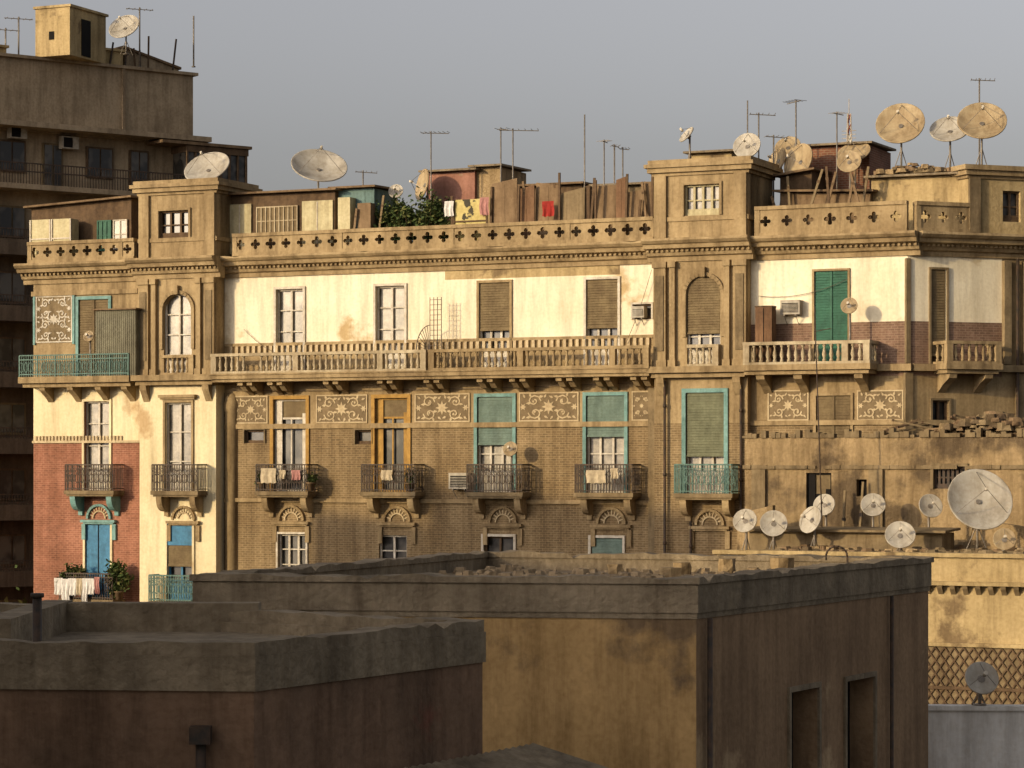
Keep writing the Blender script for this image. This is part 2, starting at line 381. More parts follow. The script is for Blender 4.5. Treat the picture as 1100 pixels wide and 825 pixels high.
def cornice(mb,x0,x1,y,zt,h=.8,p=.85,mat=stone,dent=True):
    prof=[(y+.3,zt),(y-p,zt),(y-p-.04,zt-.1),(y-p+.06,zt-.2),(y-p*.78,zt-.24),(y-p*.72,zt-.38),(y-p*.4,zt-.42),(y-.22,zt-h*.75),(y-.1,zt-h*.8),(y-.08,zt-h),(y+.3,zt-h)]
    n=max(1,int((x1-x0)/.45)); rs=[]
    for i in range(n+1):
        ch=R.uniform(0,.03) if R.random()<.8 else R.uniform(.03,.09)
        if i in (0,n): ch=0
        rs.append([(x0+(x1-x0)*i/n,yy+(ch if k_ in (1,2,3) else ch*.4 if k_ in (4,5) else 0),zz-(ch*.5 if k_==1 else 0)) for k_,(yy,zz) in enumerate(prof)])
    mb.rings(rs,mat,sm=False)
    if dent:
        k=int((x1-x0)/.2)
        for i in range(k):
            cx=x0+(i+.5)*(x1-x0)/k; mb.box(cx-.045,cx+.045,y-p*.48,y-.1,zt-.5,zt-.41,mat)

# ================= MAIN BUILDING =================
ZP0,ZP1=26.58,27.5
ZCO=26.58
ZS=21.42;ZF=21.74;ZB=22.56
F2=16.95;F3=12.4
bld=thing('apartment_building',(OX,OY,0),ANG,'ornate old tan stone and brick apartment block with balconies','building')
yL1,yL2,yT,yR=-.3,-.7,-.7,-.3
uL0=U(36,yL1);uL1=U(150,yL2);uL2=U(232,yL2);uT0=U(703,yT);uT1=U(803,yT);uR1=U(975,yR)
XF2=mtx((uR1,yR,0),math.radians(20)-ANG)
body=MB()
body.box(uL0+.05,uR1-.3,.65,15,0,26.5,gplast)
body.box(uR1-.3,uR1+4.5,1.5+2.8,15,0,26.45,gplast)
body.obj('body',bld)
wm=MB(); ops=[]
up=[(297,326),(404,435),(515,548),(630,664)]
lo=[(294,329),(403,438),(513,551),(630,671)]
for a,b_ in up: ops.append((U(a),U(b_),ZF,25.2))
for a,b_ in lo: ops.append((U(a),U(b_),F2,20.7))
low3=[(299,329),(407,437),(520,552),(635,669)]
for a,b_ in low3: ops.append((U(a),U(b_),F3+.3,15.2))
small=[(263,284,462,476),(382,400,462,477),(680,700,327,343)]
for a,b_,c,d in small: ops.append((U(a),U(b_),Z(a,d),Z(a,c)))
uS=U(478); uS2=U(666)
def mM(x,z):
    if z>25.36 and uS<x<uS2: return sandl
    if z>22.9: return white
    if z>19.7: return stone
    return tanbrick
wall(wm,uL2,uT0,0,ZCO-.3,0,ops,mM,bands=(25.37,22.9,19.7),sides=False,xb=(uS,uS2))
wm.obj('wall',bld)
for i,(a,b_) in enumerate(up):
    if i<2: window(bld,U(a),U(b_),ZF,25.2,0,trimw,'casement',gl=curt,surround=trimw,sw=.1,panes=(2,4))
    else: window(bld,U(a),U(b_),ZF,25.2,0,trimw,'shutter',brownsh,.53,surround=(trimw if i==3 else stone),sw=.1,panes=(3,6))
window(bld,U(294),U(329),F2,20.7,0,trimw,'open',surround=yellowp,sw=.15,panes=(2,4))
window(bld,U(403),U(438),F2,20.7,0,yellowp,'open',surround=yellowp,sw=.15)
window(bld,U(513),U(551),F2,20.7,0,trimw,'shutter',tealsh,.49,surround=turq,sw=.14,panes=(3,5),gl=curt)
window(bld,U(630),U(671),F2,20.7,0,trimw,'shutter',tealsh,.41,surround=turq,sw=.14,panes=(3,5),gl=curt)
window(bld,U(299),U(329),F3+.3,15.2,0,trimw,'casement',surround=trimw,sw=.08,panes=(3,4))
window(bld,U(407),U(437),F3+.3,15.2,0,trimw,'casement',panes=(2,4))
window(bld,U(520),U(552),F3+.3,15.2,0,wood,'casement',surround=trimw,sw=.1)
window(bld,U(635),U(669),F3+.3,15.2,0,trimw,'shutter',tealsh,.3,surround=trimw,sw=.1)
for a,b_,c,d in small: window(bld,U(a),U(b_),Z(a,d),Z(a,c),0,wood,'casement',surround=(trimw if a==680 else stoned),sw=.07,panes=(1,1))
for cx in (307,421,535,652):
    iron_balcony(bld,U(cx,-.5),2.35,F2,0,irm=iron)
for a,b_ in ((252,288),(340,395),(446,505),(558,622),(679,703)):
    scroll_panel(bld,U(a),U(b_)-(.1 if b_==703 else 0),19.72,20.86,0)
st=MB(); st.box(uL2+.02,uT0-.02,-.09,.01,19.5,19.7,stone)
st.box(uL2+.02,uT0-.02,-.07,.01,22.9,23.02,stone)
k=70
for i in range(k):
    xx=uL2+.3+(uT0-uL2-.6)*i/k; st.box(xx,xx+.12,-.1,.005,22.6,22.9,scroll)
st.box(uL2+.02,uT0-.02,-.12,.01,16.5,16.66,stone)
st.obj('string_course',bld)
co=MB(); cornice(co,uL2+.02,uT0-.02,0,ZCO,.85,.8); co.obj('cornice',bld)
pierced(bld,U(250,-.5),U(702,-.5),ZP0,ZP1,-.5)
lb=MB(); lb.box(uL2+.01,uT0-.01,-1.25,.01,ZS+.1,ZF-.06,stone); lb.box(uL2+.05,uT0-.05,-1.15,.01,ZS-.02,ZS+.1,stone)
lb.box(uL2+.01,uT0-.01,-1.3,.01,ZF-.06,ZF,stone)
for cx in (268,300,360,418,468,525,560,610,650,690):
    xx=U(cx,-.6); pr=[(.01,ZS-.022),(-1.0,ZS-.022),(-1.0,ZS-.16),(-.8,ZS-.2),(-.55,ZS-.38),(-.25,ZS-.42),(.01,ZS-.55)]
    for o_ in (-.22,.22): lb.mould(xx+o_-.12,xx+o_+.12,pr,stone)
lb.obj('balcony',bld)
balustrade(bld,uL2+.05,U(458,-1.2),ZF,ZB,-1.25,balus)
balustrade(bld,U(460,-1.2),uT0-.02,ZF,ZB,-1.25,stone)
pl=MB(); x0=uL2+.02; pl.lathe(x0+.3,.05,[(.3,F3-4),(.3,20.2),(.34,20.3),(.34,20.5),(.26,20.8),(.1,21.0)],stone,n=16)
pl.obj('pilaster',bld)
pl=MB(); pl.box(uT0-.45,uT0-.02,-.2,.01,8,21.3,stoned); pl.obj('pilaster',bld)
for px,y_,z0,z1 in ((239,-.1,0,21),(713,-.98,0,21.2),(741,-.95,0,15.9),(795,-.9,0,21)):
    dp=MB(); u=U(px,y_); dp.cyl((u,y_+.1,z0),(u,y_+.1,z1),.055,iron,n=6)
    for i in range(5): dp.cyl((u,y_+.1,z1-1-i*2.6),(u,y_+.1,z1-1-i*2.6+.12),.08,iron,n=6)
    dp.obj('drain_pipe',bld)

def tower(u0,u1,y,py_top,winpx,arch,lo_ops,matlow,bandlist):
    mb=MB(); zt=py_top
    a0,a1=U(arch[0],y),U(arch[1],y); az1=Z((arch[0]+arch[1])/2,arch[2],y)
    w0,w1=U(winpx[0],y),U(winpx[1],y); wz0=Z(winpx[0],winpx[3],y); wz1=Z(winpx[0],winpx[2],y)
    ops=[(a0,a1,ZF,az1),(w0,w1,wz0,wz1)]+lo_ops
    wall(mb,u0,u1,0,zt-.4,y,ops,matlow,bands=bandlist,back=.66,top=False)
    arch_fill(mb,a0,a1,az1-.001,y,stone)
    mb.box(u0,u1,y+.36,y+3.0,26.5,zt-.4,stone)
    mb.obj('wall',bld)
    c=MB(); cornice(c,u0-.25,u1+.25,y,ZCO,.85,.75); c.obj('cornice',bld)
    c=MB()
    for i,(ov,za,zb) in enumerate(((.08,zt-.5,zt-.38),(.22,zt-.38,zt-.2),(.32,zt-.2,zt-.06),(.2,zt-.06,zt+.1))):
        c.box(u0-ov,u1+ov,y-ov,y+3.0+ov,za,zb,stone)
    c.obj('tower_cap',bld)
    c=MB(); c.box(u0-.06,u1+.06,y-.06,y+3.05,ZP1-.25,ZP1-.08,stone); c.obj('moulding',bld)
    pw=(u1-u0)*.13
    for xx in (u0+.02,u0+pw*1.35,u1-.02-pw,u1-.02-pw*2.35):
        sc2=pw*.45 if xx in (u0+pw*1.35,u1-.02-pw*2.35) else pw
        if sc2<pw and xx<(u0+u1)/2: pass
        elif sc2<pw: xx=xx+pw-sc2
        p=MB()
        p.box(xx,xx+sc2,y-.16,y+.01,ZF,25.5,stone); p.box(xx-.04,xx+sc2+.04,y-.24,y+.01,25.5,25.72,stone); p.box(xx-.04,xx+sc2+.04,y-.22,y+.01,ZF,ZF+.25,stone)
        if sc2==pw: p.box(xx+.08,xx+sc2-.08,y-.2,y-.159,ZF+.6,25.2,stoned)
        p.obj('pilaster',bld)
        if sc2==pw:
            p=MB(); p.box(xx,xx+sc2,y-.12,y+.01,ZP0+.01,zt-.5,stone); p.obj('pilaster',bld)
    ar=MB(); r=(a1-a0)/2; arch_ring(ar,(a0+a1)/2,az1-r,r+.09,.14,y,stone,pr=.1,leg=1.6); ar.box((a0+a1)/2-.1,(a0+a1)/2+.1,y-.2,y+.01,az1-.02,az1+.35,stone); ar.obj('arch_surround',bld)
    return (a0,a1,az1),(w0,w1,wz0,wz1)
def mL2(x,z):
    if z>21.3: return stone
    return cream
y=yL2
ztL=Z(190,196,y); ztT=Z(760,173,yT)
opsL2=[(U(178,y),U(206,y),F2,20.6),(U(180,y),U(207,y),F3,15.7)]
A_,Wn=tower(uL1,uL2,y,ztL,(171,203,227,257),(176,206,316),opsL2,mL2,(21.3,))
window(bld,A_[0],A_[1],ZF,A_[2],y,trimw,'casement',gl=curt,panes=(2,4))
window(bld,*Wn,y,wood,'casement',panes=(3,2),surround=stone,sw=.1)
window(bld,*opsL2[0],y,trimw,'casement',gl=curt,surround=stone,sw=.1,hood=True,panes=(2,3))
window(bld,*opsL2[1],y,blue,'shutter',brownsh,.55,surround=cream,sw=.1)
s_=MB(); o=opsL2[1]; s_.box(o[0]+.02,o[1]-.02,y-.03,y+.0,o[3]-1.0,o[3]-.05,blue); s_.obj('transom_panel',bld)
balustrade(bld,U(172,y-.2),U(208,y-.2),ZF,ZB,y-.25,stone,step=.22,ends=False)
iron_balcony(bld,U(191,y-.5),2.15,F2,y,.8)
iron_balcony(bld,U(186,y-.5),2.0,F3,y,.8,irm=turqiron,lun=False)
def mT(x,z):
    if z>19.6: return stone
    return tanbrick
y=yT
opsT=[(U(737,y),U(778,y),F2,20.75)]
A_,Wn=tower(uT0,uT1,y,ztT,(735,773,199,232),(738,774,297),opsT,mT,(21.3,19.6))
window(bld,A_[0],A_[1],ZF,A_[2],y,trimw,'shutter',brownsh,.62,panes=(3,6))
window(bld,*Wn,y,bone,'casement',panes=(4,2),surround=stone,sw=.1,gl=curt)
window(bld,*opsT[0],y,trimw,'shutter',ggsh,.62,surround=turq,sw=.16,panes=(3,5),gl=curt)
balustrade(bld,U(738,y-.2),U(772,y-.2),ZF,ZB,y-.25,balus,step=.22,ends=False)
iron_balcony(bld,U(758,y-.5),2.25,F2,y,.85,irm=turqiron)
for (a,b_,yy) in ((uL1-.1,uL2+.12,yL2),(uT0-.12,uT1+.1,yT)):
    sl=MB()
    sl.box(a,b_,yy-.55,yy+.01,ZS+.08,ZF-.002,stone); sl.box(a+.1,b_-.1,yy-.35,yy+.01,ZS-.1,ZS+.08,stone)
    for xx in (a+.3,b_-.6):
        sl.mould(xx,xx+.3,[(yy+.01,ZS-.1),(yy-.33,ZS-.1),(yy-.3,ZS-.3),(yy-.12,ZS-.6),(yy+.01,ZS-.8)],stone)
    sl.obj('belt_course',bld)
# --- left bay
y=yL1; lw=MB()
def mL1(x,z):
    if z>21.3: return stone
    if z>19.05: return cream
    return redbrick
opsL=[(U(85,y),U(117,y),ZF,25.0),(U(91,y),U(118,y),F2,20.7),(U(92,y),U(119,y),F3,15.6)]
wall(lw,uL0,uL1,0,ZCO-.3,y,opsL,mL1,bands=(21.3,19.05),back=12)
lw.obj('wall',bld)
window(bld,*opsL[0],y,turq,'shutter',brownsh,.95,surround=turq,sw=.14)
window(bld,*opsL[1],y,trimw,'casement',gl=curt,surround=cream,sw=.1,panes=(2,4))
window(bld,*opsL[2],y,blue,'casement',gl=curt,surround=cream,sw=.1,panes=(2,3))
bs=MB(); o=opsL[2]; bs.box(o[0]+.03,o[1]-.03,y+.02,y+.08,o[2]+.1,o[3]-.1,blue); bs.box((o[0]+o[1])/2-.02,(o[0]+o[1])/2+.02,y,y+.02,o[2]+.1,o[3]-.1,dark); bs.obj('door',bld)
scroll_panel(bld,U(39,y),U(78,y),Z(58,368,y),Z(58,318,y),y,bg=stoned,fg=trimw)
tb=MB()
for a,b_,c,d in ((36.5,38.5,370,313),(78.5,81,370,313)): tb.box(U(a,y),U(b_,y),y-.08,y+.01,Z(60,c,y),Z(60,d,y),turq)
tb.box(U(38.5,y),U(78.5,y),y-.08,y+.01,Z(58,317,y),Z(58,313,y),turq)
tb.obj('panel_border',bld)
cc=MB(); cornice(cc,uL0-.45,uL1-.02,y,ZCO-.02,.85,.8); cc.box(uL0-.06,uL1-.3,y-.1,y+.01,25.2,25.4,stone); cc.obj('cornice',bld)
cc=MB(); cc.box(uL0-.02,uL1,y-.09,y+.01,18.95,19.05,scroll)
for i in range(26): 
    xx=uL0+.1+i*.17; cc.box(xx,xx+.09,y-.07,y+.01,19.05,19.25,scroll)
cc.obj('string_course',bld)
pierced(bld,uL0-.02,uL1-.27,ZP0,ZP1-.02,y-.4)
lb=MB(); lb.box(uL0-.1,uL1-.15,y-1.0,y+.01,ZS+.05,ZF-.004,stone); lb.box(uL0,uL1-.2,y-.8,y+.01,ZS-.12,ZS+.05,stone)
for cx in (48,78,108,136):
    xx=U(cx,y-.5); lb.mould(xx-.14,xx+.14,[(y+.01,ZS-.12),(y-.75,ZS-.12),(y-.7,ZS-.25),(y-.3,ZS-.5),(y+.01,ZS-.75)],stone)
lbo=lb.obj('balcony',bld)
r=MB(); xa,xb=uL0-.05,uL1-.2; ya=y-.95
for zz in (ZF+.9,ZF+.1,ZF+.72): r.box(xa,xb,ya-.025,ya+.025,zz-.025,zz+.025,turqiron)
n=int((xb-xa)/.11)
for i in range(n+1):
    xx=xa+(xb-xa)*i/n; r.cyl((xx,ya,ZF),(xx,ya,ZF+.9),.018 if i%8 else .04,turqiron,n=4)
    if i%2==0 and i<n:
        pts=[(xx+.1+.09*math.cos(t),ZF+.4+.22*math.sin(t)) for t in [2*math.pi*j/8 for j in range(9)]]; r.ribbon(pts,.02,ya-.01,ya+.01,turqiron)
r.obj('railing',lbo)
iron_balcony(bld,U(100,y-.5),2.35,F2,y,.85,tint=turq)
iron_balcony(bld,U(98,y-.5),2.6,F3,y,.95,lun=False)
# --- right wing
y=yR; rw=MB()
def mR(x,z):
    if z>23.3: return white
    if z>21.3: return dkbrick
    if z>19.7: return stone
    return tanbrick
opsR=[(U(875,y),U(911,y),ZF,Z(893,291,y)),(U(877,y),U(914,y),F2+.4,Z(895,425,y))]
wall(rw,uT1,uR1,0,ZCO-.3,y,opsR,mR,bands=(23.3,21.3,19.7),back=.66,sides=False)
rw.obj('wall',bld)
window(bld,*opsR[0],y,trimw,'shutter',greensh,.97,surround=stone,sw=.08)
window(bld,*opsR[1],y,wood,'shutter',brownsh,.97,surround=stone,sw=.1)
scroll_panel(bld,U(825,y),U(869,y),Z(847,452,y),Z(847,419,y),y)
scroll_panel(bld,U(921,y),U(975,y)-.15,Z(945,452,y),Z(945,419,y),y)
cc=MB(); cornice(cc,uT1+.26,uR1+.5,y,ZCO-.03,.85,.85); cc.obj('cornice',bld)
cc=MB(); cc.box(uT1+.01,uR1-.12,y-.1,y+.01,19.5,19.68,stone); cc.obj('string_course',bld)
pierced(bld,uT1+.3,uR1+.1,ZP0-.03,ZP1+.18,y-.45,cell=.78)
lb=MB(); xb=U(935,y-1.2); lb.box(uT1+.05,xb,y-1.25,y+.01,ZS+.1,ZF-.006,stone); lb.box(uT1+.1,xb-.1,y-1.1,y+.01,ZS-.05,ZS+.1,stone)
lb.box(xb-.2,uR1+.2,y-.3,y+.008,ZS+.05,ZF-.012,stone)
for cx in (820,860,925):
    xx=U(cx,y-.6); lb.mould(xx-.16,xx+.16,[(y+.01,ZS-.052),(y-1,ZS-.052),(y-.95,ZS-.22),(y-.4,ZS-.45),(y+.01,ZS-.75)],stone)
lb.obj('balcony',bld)
balustrade(bld,uT1+.08,xb-.02,ZF-.004,ZB+.02,y-1.22,balus,sides=1.2)
# --- chamfered corner wing
opsC=[(.95,1.6,ZF,Z(1015,288,0)),(1.0,1.7,F2+.4,20.4)]
def mC(x,z):
    if x>3.95: return stone if z>19.7 else tanbrick
    return mR(x,z)
cw=MB(); wall(cw,0,5.2,0,ZCO-.3,0,opsC,mC,bands=(23.3,21.3,19.7),back=.6,sides=False,xb=(3.95,))
cw.poly([(5.2,0,0),(5.2,9,0),(5.2,9,26.2),(5.2,0,26.2)],gplast)
cw.poly([(0,0,26.2),(5.2,0,26.2),(5.2,6,26.2),(0,6,26.2)],roofm)
cw.obj('wall',bld,xf=XF2)
window(bld,*opsC[0],0,wood,'shutter',brownsh,.9,surround=stoned,sw=.08,xf=XF2)
window(bld,*opsC[1],0,wood,'casement',surround=stoned,sw=.08,xf=XF2)
cc=MB(); cornice(cc,.15,5.4,0,ZCO-.035,.85,.85); cc.obj('cornice',bld,xf=XF2)
cc=MB(); cc.box(.1,5.2,-.1,.01,19.5,19.675,stone); cc.obj('string_course',bld,xf=XF2)
cc=MB(); cc.box(.12,5.3,-.3,.01,ZS+.05,ZF-.014,stone); cc.obj('belt_course',bld,xf=XF2)
for a,b_,c,d in ((-.08,.1,ZF+.02,25.6),(-.12,.2,0,ZS-.02)):
    cc=MB(); cc.box(a,b_,-.06,.35,c,d,stoned); cc.obj('pilaster',bld,xf=XF2)
pierced(bld,.1,2.35,ZP0-.035,ZP1+.16,-.45,xf=XF2,cell=.75)
lb=MB(); lb.box(1.0,3.35,-1.1,.01,ZS+.1,ZF-.016,stone); lb.box(1.1,3.25,-.95,.01,ZS-.05,ZS+.1,stone)
for xx in (1.4,2.9): lb.mould(xx-.16,xx+.16,[(.01,ZS-.052),(-.9,ZS-.052),(-.85,ZS-.22),(-.4,ZS-.45),(.01,ZS-.75)],stone)
lb.obj('balcony',bld,xf=XF2)
balustrade(bld,1.02,3.33,ZF-.014,ZB,-1.08,stone,xf=XF2,sides=1.05)
tw=MB(); zt=Z(1065,172,0); opw=[(3.75,4.5,Z(1087,232,0),Z(1087,198,0))]
wall(tw,2.3,5.4,ZCO-.06,zt-.35,-.4,opw,lambda x,z:sandl,back=3.2,top=True); tw.obj('tower_wall',bld,xf=XF2)
window(bld,*opw[0],-.4,wood,'casement',xf=XF2,panes=(2,2))
tc_=MB()
for ov,za,zb in ((.08,zt-.5,zt-.38),(.2,zt-.38,zt-.2),(.3,zt-.2,zt-.02)): tc_.box(2.3-ov,5.4+ov,-.4-ov,3.2+ov,za,zb,stone)
tc_.obj('tower_cap',bld,xf=XF2)
for a,b_,c,d,e_ in ((2.3,2.75,-.52,ZCO,zt-.5),(4.95,5.4,-.52,ZCO,zt-.5),(3.95,4.25,-.2,ZF+.02,25.6),(4.75,5.05,-.3,ZF+.02,25.6),(4.5,4.9,-.14,0,ZS-.02)):
    q=MB(); q.box(a,b_,c,(.01 if c>-.4 else -.39),d,e_,stoned); q.obj('pilaster',bld,xf=XF2)
q=MB(); q.cyl((4.5,-.2,0),(4.5,-.2,25.7),.06,iron,n=6); q.obj('drain_pipe',bld,xf=XF2)
rd=MB(); rd.box(uL0+.1,uR1+.2,.0,15,26.5,26.56,roofm); rd.obj('roof_deck',bld)

# ================= ROOFTOP CLUTTER =================
ZR=26.56
def fthing(name,u,y,z,label,cat,group=None): return thing(name,W(u,y,z),ANG,label,cat,group)
def fbox(name,px0,px1,py0,y,depth,mat,label,cat,roof=None,ribs=0,group=None,zb=ZR,slope=0,frame=None,tilt=0,part_of=None):
    x0,x1=U(px0,y),U(px1,y); z1=Z((px0+px1)/2,py0,y); w=x1-x0; h=z1-zb
    mb=MB()
    pr=[(-w/2,0,0),(w/2,0,0),(w/2,depth,0),(-w/2,depth,0)]
    top=[(-w/2,0,h),(w/2,0,h+slope),(w/2,depth,h+slope),(-w/2,depth,h)]
    mb.rings([pr,top],mat,sm=False)
    if frame:
        for xx in (-w/2-.03,w/2-.03): mb.box(xx,xx+.06,-.05,.01,0,h-.01,frame)
        mb.box(-w/2,w/2,-.045,.01,h*.55,h*.55+.06,frame)
    for i in range(ribs):
        xx=-w/2+w*(i+.5)/ribs; mb.box(xx-.02,xx+.02,-.012,.01,.02,h-.03+min(0,slope),mat)
    if part_of:
        e,eu,ey=part_of; o=mb.obj(name,e); o.location=((x0+x1)/2-eu,y-ey,0); o.rotation_euler=(tilt,0,0); return o
    o=mb.obj(name,None,label,cat,group); o.location=W((x0+x1)/2,y,zb); o.rotation_euler=(tilt,0,ANG)
    if roof:
        r_=MB(); r_.rings([[(-w/2-.2,-.35,h+.02-.0),(w/2+.2,-.35,h+.02+slope),(w/2+.2,depth+.1,h+.08+slope),(-w/2-.2,depth+.1,h+.08)],[(-w/2-.2,-.35,h+.1),(w/2+.2,-.35,h+.1+slope),(w/2+.2,depth+.1,h+.16+slope),(-w/2-.2,depth+.1,h+.16)]],roof,sm=False)
        r_.obj('roof',o)
    return o
def subwin(o,x0,x1,z0,z1,fm,gm,n=2,name='window'):
    mb=MB(); mb.box(x0,x1,-.06,-.02,z0,z1,gm)
    for i in range(n+1):
        xx=x0+(x1-x0-.05)*i/n; mb.box(xx,xx+.05,-.1,-.061,z0,z1,fm)
    mb.box(x0,x1,-.095,-.061,z0,z0+.05,fm); mb.box(x0,x1,-.095,-.061,z1-.05,z1,fm); mb.box(x0,x1,-.09,-.061,(z0+z1)/2-.02,(z0+z1)/2+.02,fm)
    return mb.obj(name,o)
o=fbox('rooftop_shed',34,141,222,.6,2.5,wood,'makeshift rooftop shed with dark tin canopy on parapet','shed',roof=rust2,slope=.25)
w_=U(141,.6)-U(34,.6)
subwin(o,w_/2-.85,w_/2-.15,.6,1.85,trimw,curt)
subwin(o,w_/2-1.65,w_/2-.95,.55,1.85,greensh,greensh,3,'shutter')
fbox('metal_box',33,54,236,-.25,.6,bone,'cream painted metal box above the parapet','metal box',frame=trimw,group='cream boxes on the roof edge')
fbox('metal_box',56,76,235,-.25,.6,bone,'cream painted metal box above the parapet','metal box',frame=trimw,group='cream boxes on the roof edge')
o=fbox('rooftop_shed',246,360,208,.5,2.2,wood,'wooden rooftop shed with cream panels and barred window','shed',roof=rust2)
w_=U(360,.5)-U(246,.5)
for a,b_ in ((0,.22),(.70,.985)):
    s=MB(); s.box(-w_/2+a*w_,-w_/2+b_*w_,-.08,-.02,.2,2.25,bone); s.box(-w_/2+(a+b_)/2*w_-.02,-w_/2+(a+b_)/2*w_+.02,-.1,-.081,.2,2.2,trimw); s.obj('panel',o)
subwin(o,-w_/2+.27*w_,-w_/2+.66*w_,.9,2.1,balus,brownsh,9)
fbox('rooftop_shed',361,402,203,.8,2,tur2,'turquoise painted rooftop hut with thin tin roof','shed',roof=rust2,ribs=2)
fbox('water_tank',363,376,212,.3,.5,bone,'small cream upright water tank','water tank')
fbox('water_tank',384,398,218,.3,.4,rust2,'small brown upright metal tank','water tank')
xs=[528,556,574,601,628,634,661,672,690,702]; tops=[197,203,195,207,200,199,193,206,194,196]
mts=[rust2,rust,rust2,stoned,wood,rust2,rust,rust2,rust2]
fu=U(615,.4); fe=thing('rooftop_fence',W(fu,.4,ZR),ANG,'patched rooftop fence of rusty brown sheets and boards','fence')
for i in range(len(xs)-1):
    fbox('panel',xs[i]+.5,xs[i+1]-.4,tops[i],.4+.12*(i%3),.05,mts[i],'','',ribs=R.randint(1,2),slope=R.uniform(-.18,.22),tilt=R.uniform(-.06,.03),part_of=(fe,fu,.4))
for px in (527,556,601,640,672,700):
    mb=MB(); mb.box(-.04,.04,-.04,.04,0,R.uniform(2.3,2.9),wood); o=mb.obj('post',fe); o.location=(U(px,.33)-fu,-.07,0); o.rotation_euler=(0,R.uniform(-.05,.05),0)
fbox('rooftop_hut',458,510,185,4,3,pink,'faded pink plaster rooftop hut with flat slab roof','hut',roof=cement)
fbox('rooftop_hut',511,538,180,4.2,2.6,sand,'small unplastered rooftop hut','hut',roof=cement)
fbox('signboard',488,523,214,.3,.08,yelp,'yellow board with dark painted scrawl','board',frame=wood)
fbox('rooftop_hut',641,702,200,3,3,stoned,'low stone rooftop hut behind the fence','hut',roof=cement)
fbox('rooftop_hut',560,625,200,4,2.6,wood,'low wooden rooftop hut','hut',roof=rust2)
fbox('brick_shed',869,934,157,4,3,rawbrick,'unplastered red brick rooftop room','brick room',roof=cement)
fbox('rooftop_shed',838,872,190,2,2,wood,'old wooden rooftop shed with sloping roof','shed',roof=rust2,ribs=3,slope=.2)
fbox('rooftop_hut',936,1046,190,1.5,4,sandl,'sandy plastered rooftop room','hut',roof=cement)
fbox('rooftop_shed',838,935,205,1.2,.9,rust2,'low brown sheet metal lean-to','shed',roof=rust2,slope=-.15)
fbox('rooftop_hut',742,786,165,3.5,2,sandl,'small plastered stair head hut','hut',roof=cement)
for px in (378,392,404,486,544,570,612,633,655,684,697,842,851,860,880,893,905,922,931):
    y=R.uniform(.2,.9); L_=R.uniform(1.7,2.7)
    mb=MB(); mb.box(-.045,.045,-.03,.03,0,L_,R.choice([wood,rust2,stoned])); mb.box(-.06,.06,-.035,-.0301,L_*.8,L_*.84,wood)
    o=mb.obj('plank',None,'old wooden plank leaning on the roof','plank','planks on the roof'); o.location=W(U(px,y),y,ZR); o.rotation_euler=(R.uniform(-.1,.1),R.uniform(-.35,.35),ANG)
def rubble(n,fn,zf,mat,label,size=(.05,.18)):
    mb=MB()
    for i in range(n):
        q_=fn(); x,y=q_[0],q_[1]; dz=q_[2] if len(q_)>2 else 0; s=R.uniform(*size); a=R.uniform(0,3.1)
        pts=[]
        for zz,k in ((0,1),(s*R.uniform(.5,.9),.7)):
            pts.append([(x+s*k*math.cos(a+q*math.pi/2.5)*R.uniform(.7,1.2),y+s*k*math.sin(a+q*math.pi/2.5)*R.uniform(.7,1.2),zf+dz+zz) for q in range(5)])
        mb.rings(pts,mat if (not isinstance(mat,list)) else R.choice(mat),sm=False)
    return mb.obj('rubble',None,label,'rubble',kind='stuff')
zh2=Z(990,190,1.5)+.14
def rbh():
    u=U(936,1.5)+R.uniform(.1,3.6); y=R.uniform(1.3,3.2); q=math.exp(-((u-(U(936,1.5)+1.4))/1.)**2); v=W(u,y,0); return v.x,v.y,R.uniform(0,.35)*q
rubble(150,rbh,zh2-.02,[sand,rust2,stoned],'masonry debris heaped on a rooftop room',(.08,.25))

# ================= SATELLITE DISHES =================
def dish(px,py,d,rpx,dirv,zbase,mat=dishm,label='grey satellite dish on a steel mast'):
    c=P(px,py,d); r=rpx/F*d; dr=Vector(dirv).normalized()
    q=dr.to_track_quat('Z','Y')
    base=Vector((c.x-dr.x*.25,c.y-dr.y*.25+.0,zbase))
    e=thing('satellite_dish',base,0,label,'satellite dish','satellite dishes on the roofs')
    off=c-base
    mb=MB(); n=28; dep=r*.24
    def ring(rr,dz): 
        return [off+q@Vector((rr*math.cos(2*math.pi*k/n),rr*math.sin(2*math.pi*k/n),dz)) for k in range(n)]
    rs=[ring(r*f,dep*(f*f-1)+.0) for f in (.03,.25,.5,.75,.93,1)]
    rs+=[ring(r*1.02,.0),ring(r*1.02,-.05)]+[ring(r*f,dep*(f*f-1)-.05) for f in (.75,.4,.03)]
    mb.rings(rs,mat)
    mb.obj('reflector',e)
    f=MB(); fp=off+dr*r*.75; tr=.008 if r<.6 else .012
    for k in range(3):
        t=2*math.pi*k/3+math.pi/2; f.cyl(off+q@Vector((r*.92*math.cos(t),r*.92*math.sin(t),-.02)),fp,tr,metal,n=4)
    f.cyl(fp+dr*.06,fp-dr*.1,.05,trimw,n=8)
    f.obj('feed_horn',e)
    m_=MB(); back=off-dr*(dep+.12); m_.cyl((back.x,back.y,0),back,.04,metal,n=8); m_.cyl(back,off-dr*dep*.8,.09,metal,n=8)
    sp=r*.4
    for sx in (-1,1): m_.cyl((back.x+sx*sp,back.y+.15,0),(back.x,back.y,back.z*.6),.018,metal,n=5)
    m_.cyl((back.x,back.y,-.0),(back.x,back.y,.04),.16,metal,n=8)
    m_.obj('mast',e)
    return e
dish(222,179,D(222,.3),25,(-.25,-.7,.75),ztL+.1,label='large grey satellite dish on a roof tower')
dish(343,177,D(343,2),30,(.15,-.62,.75),ZR,dishm,'large grey satellite dish tilted skyward behind shed')
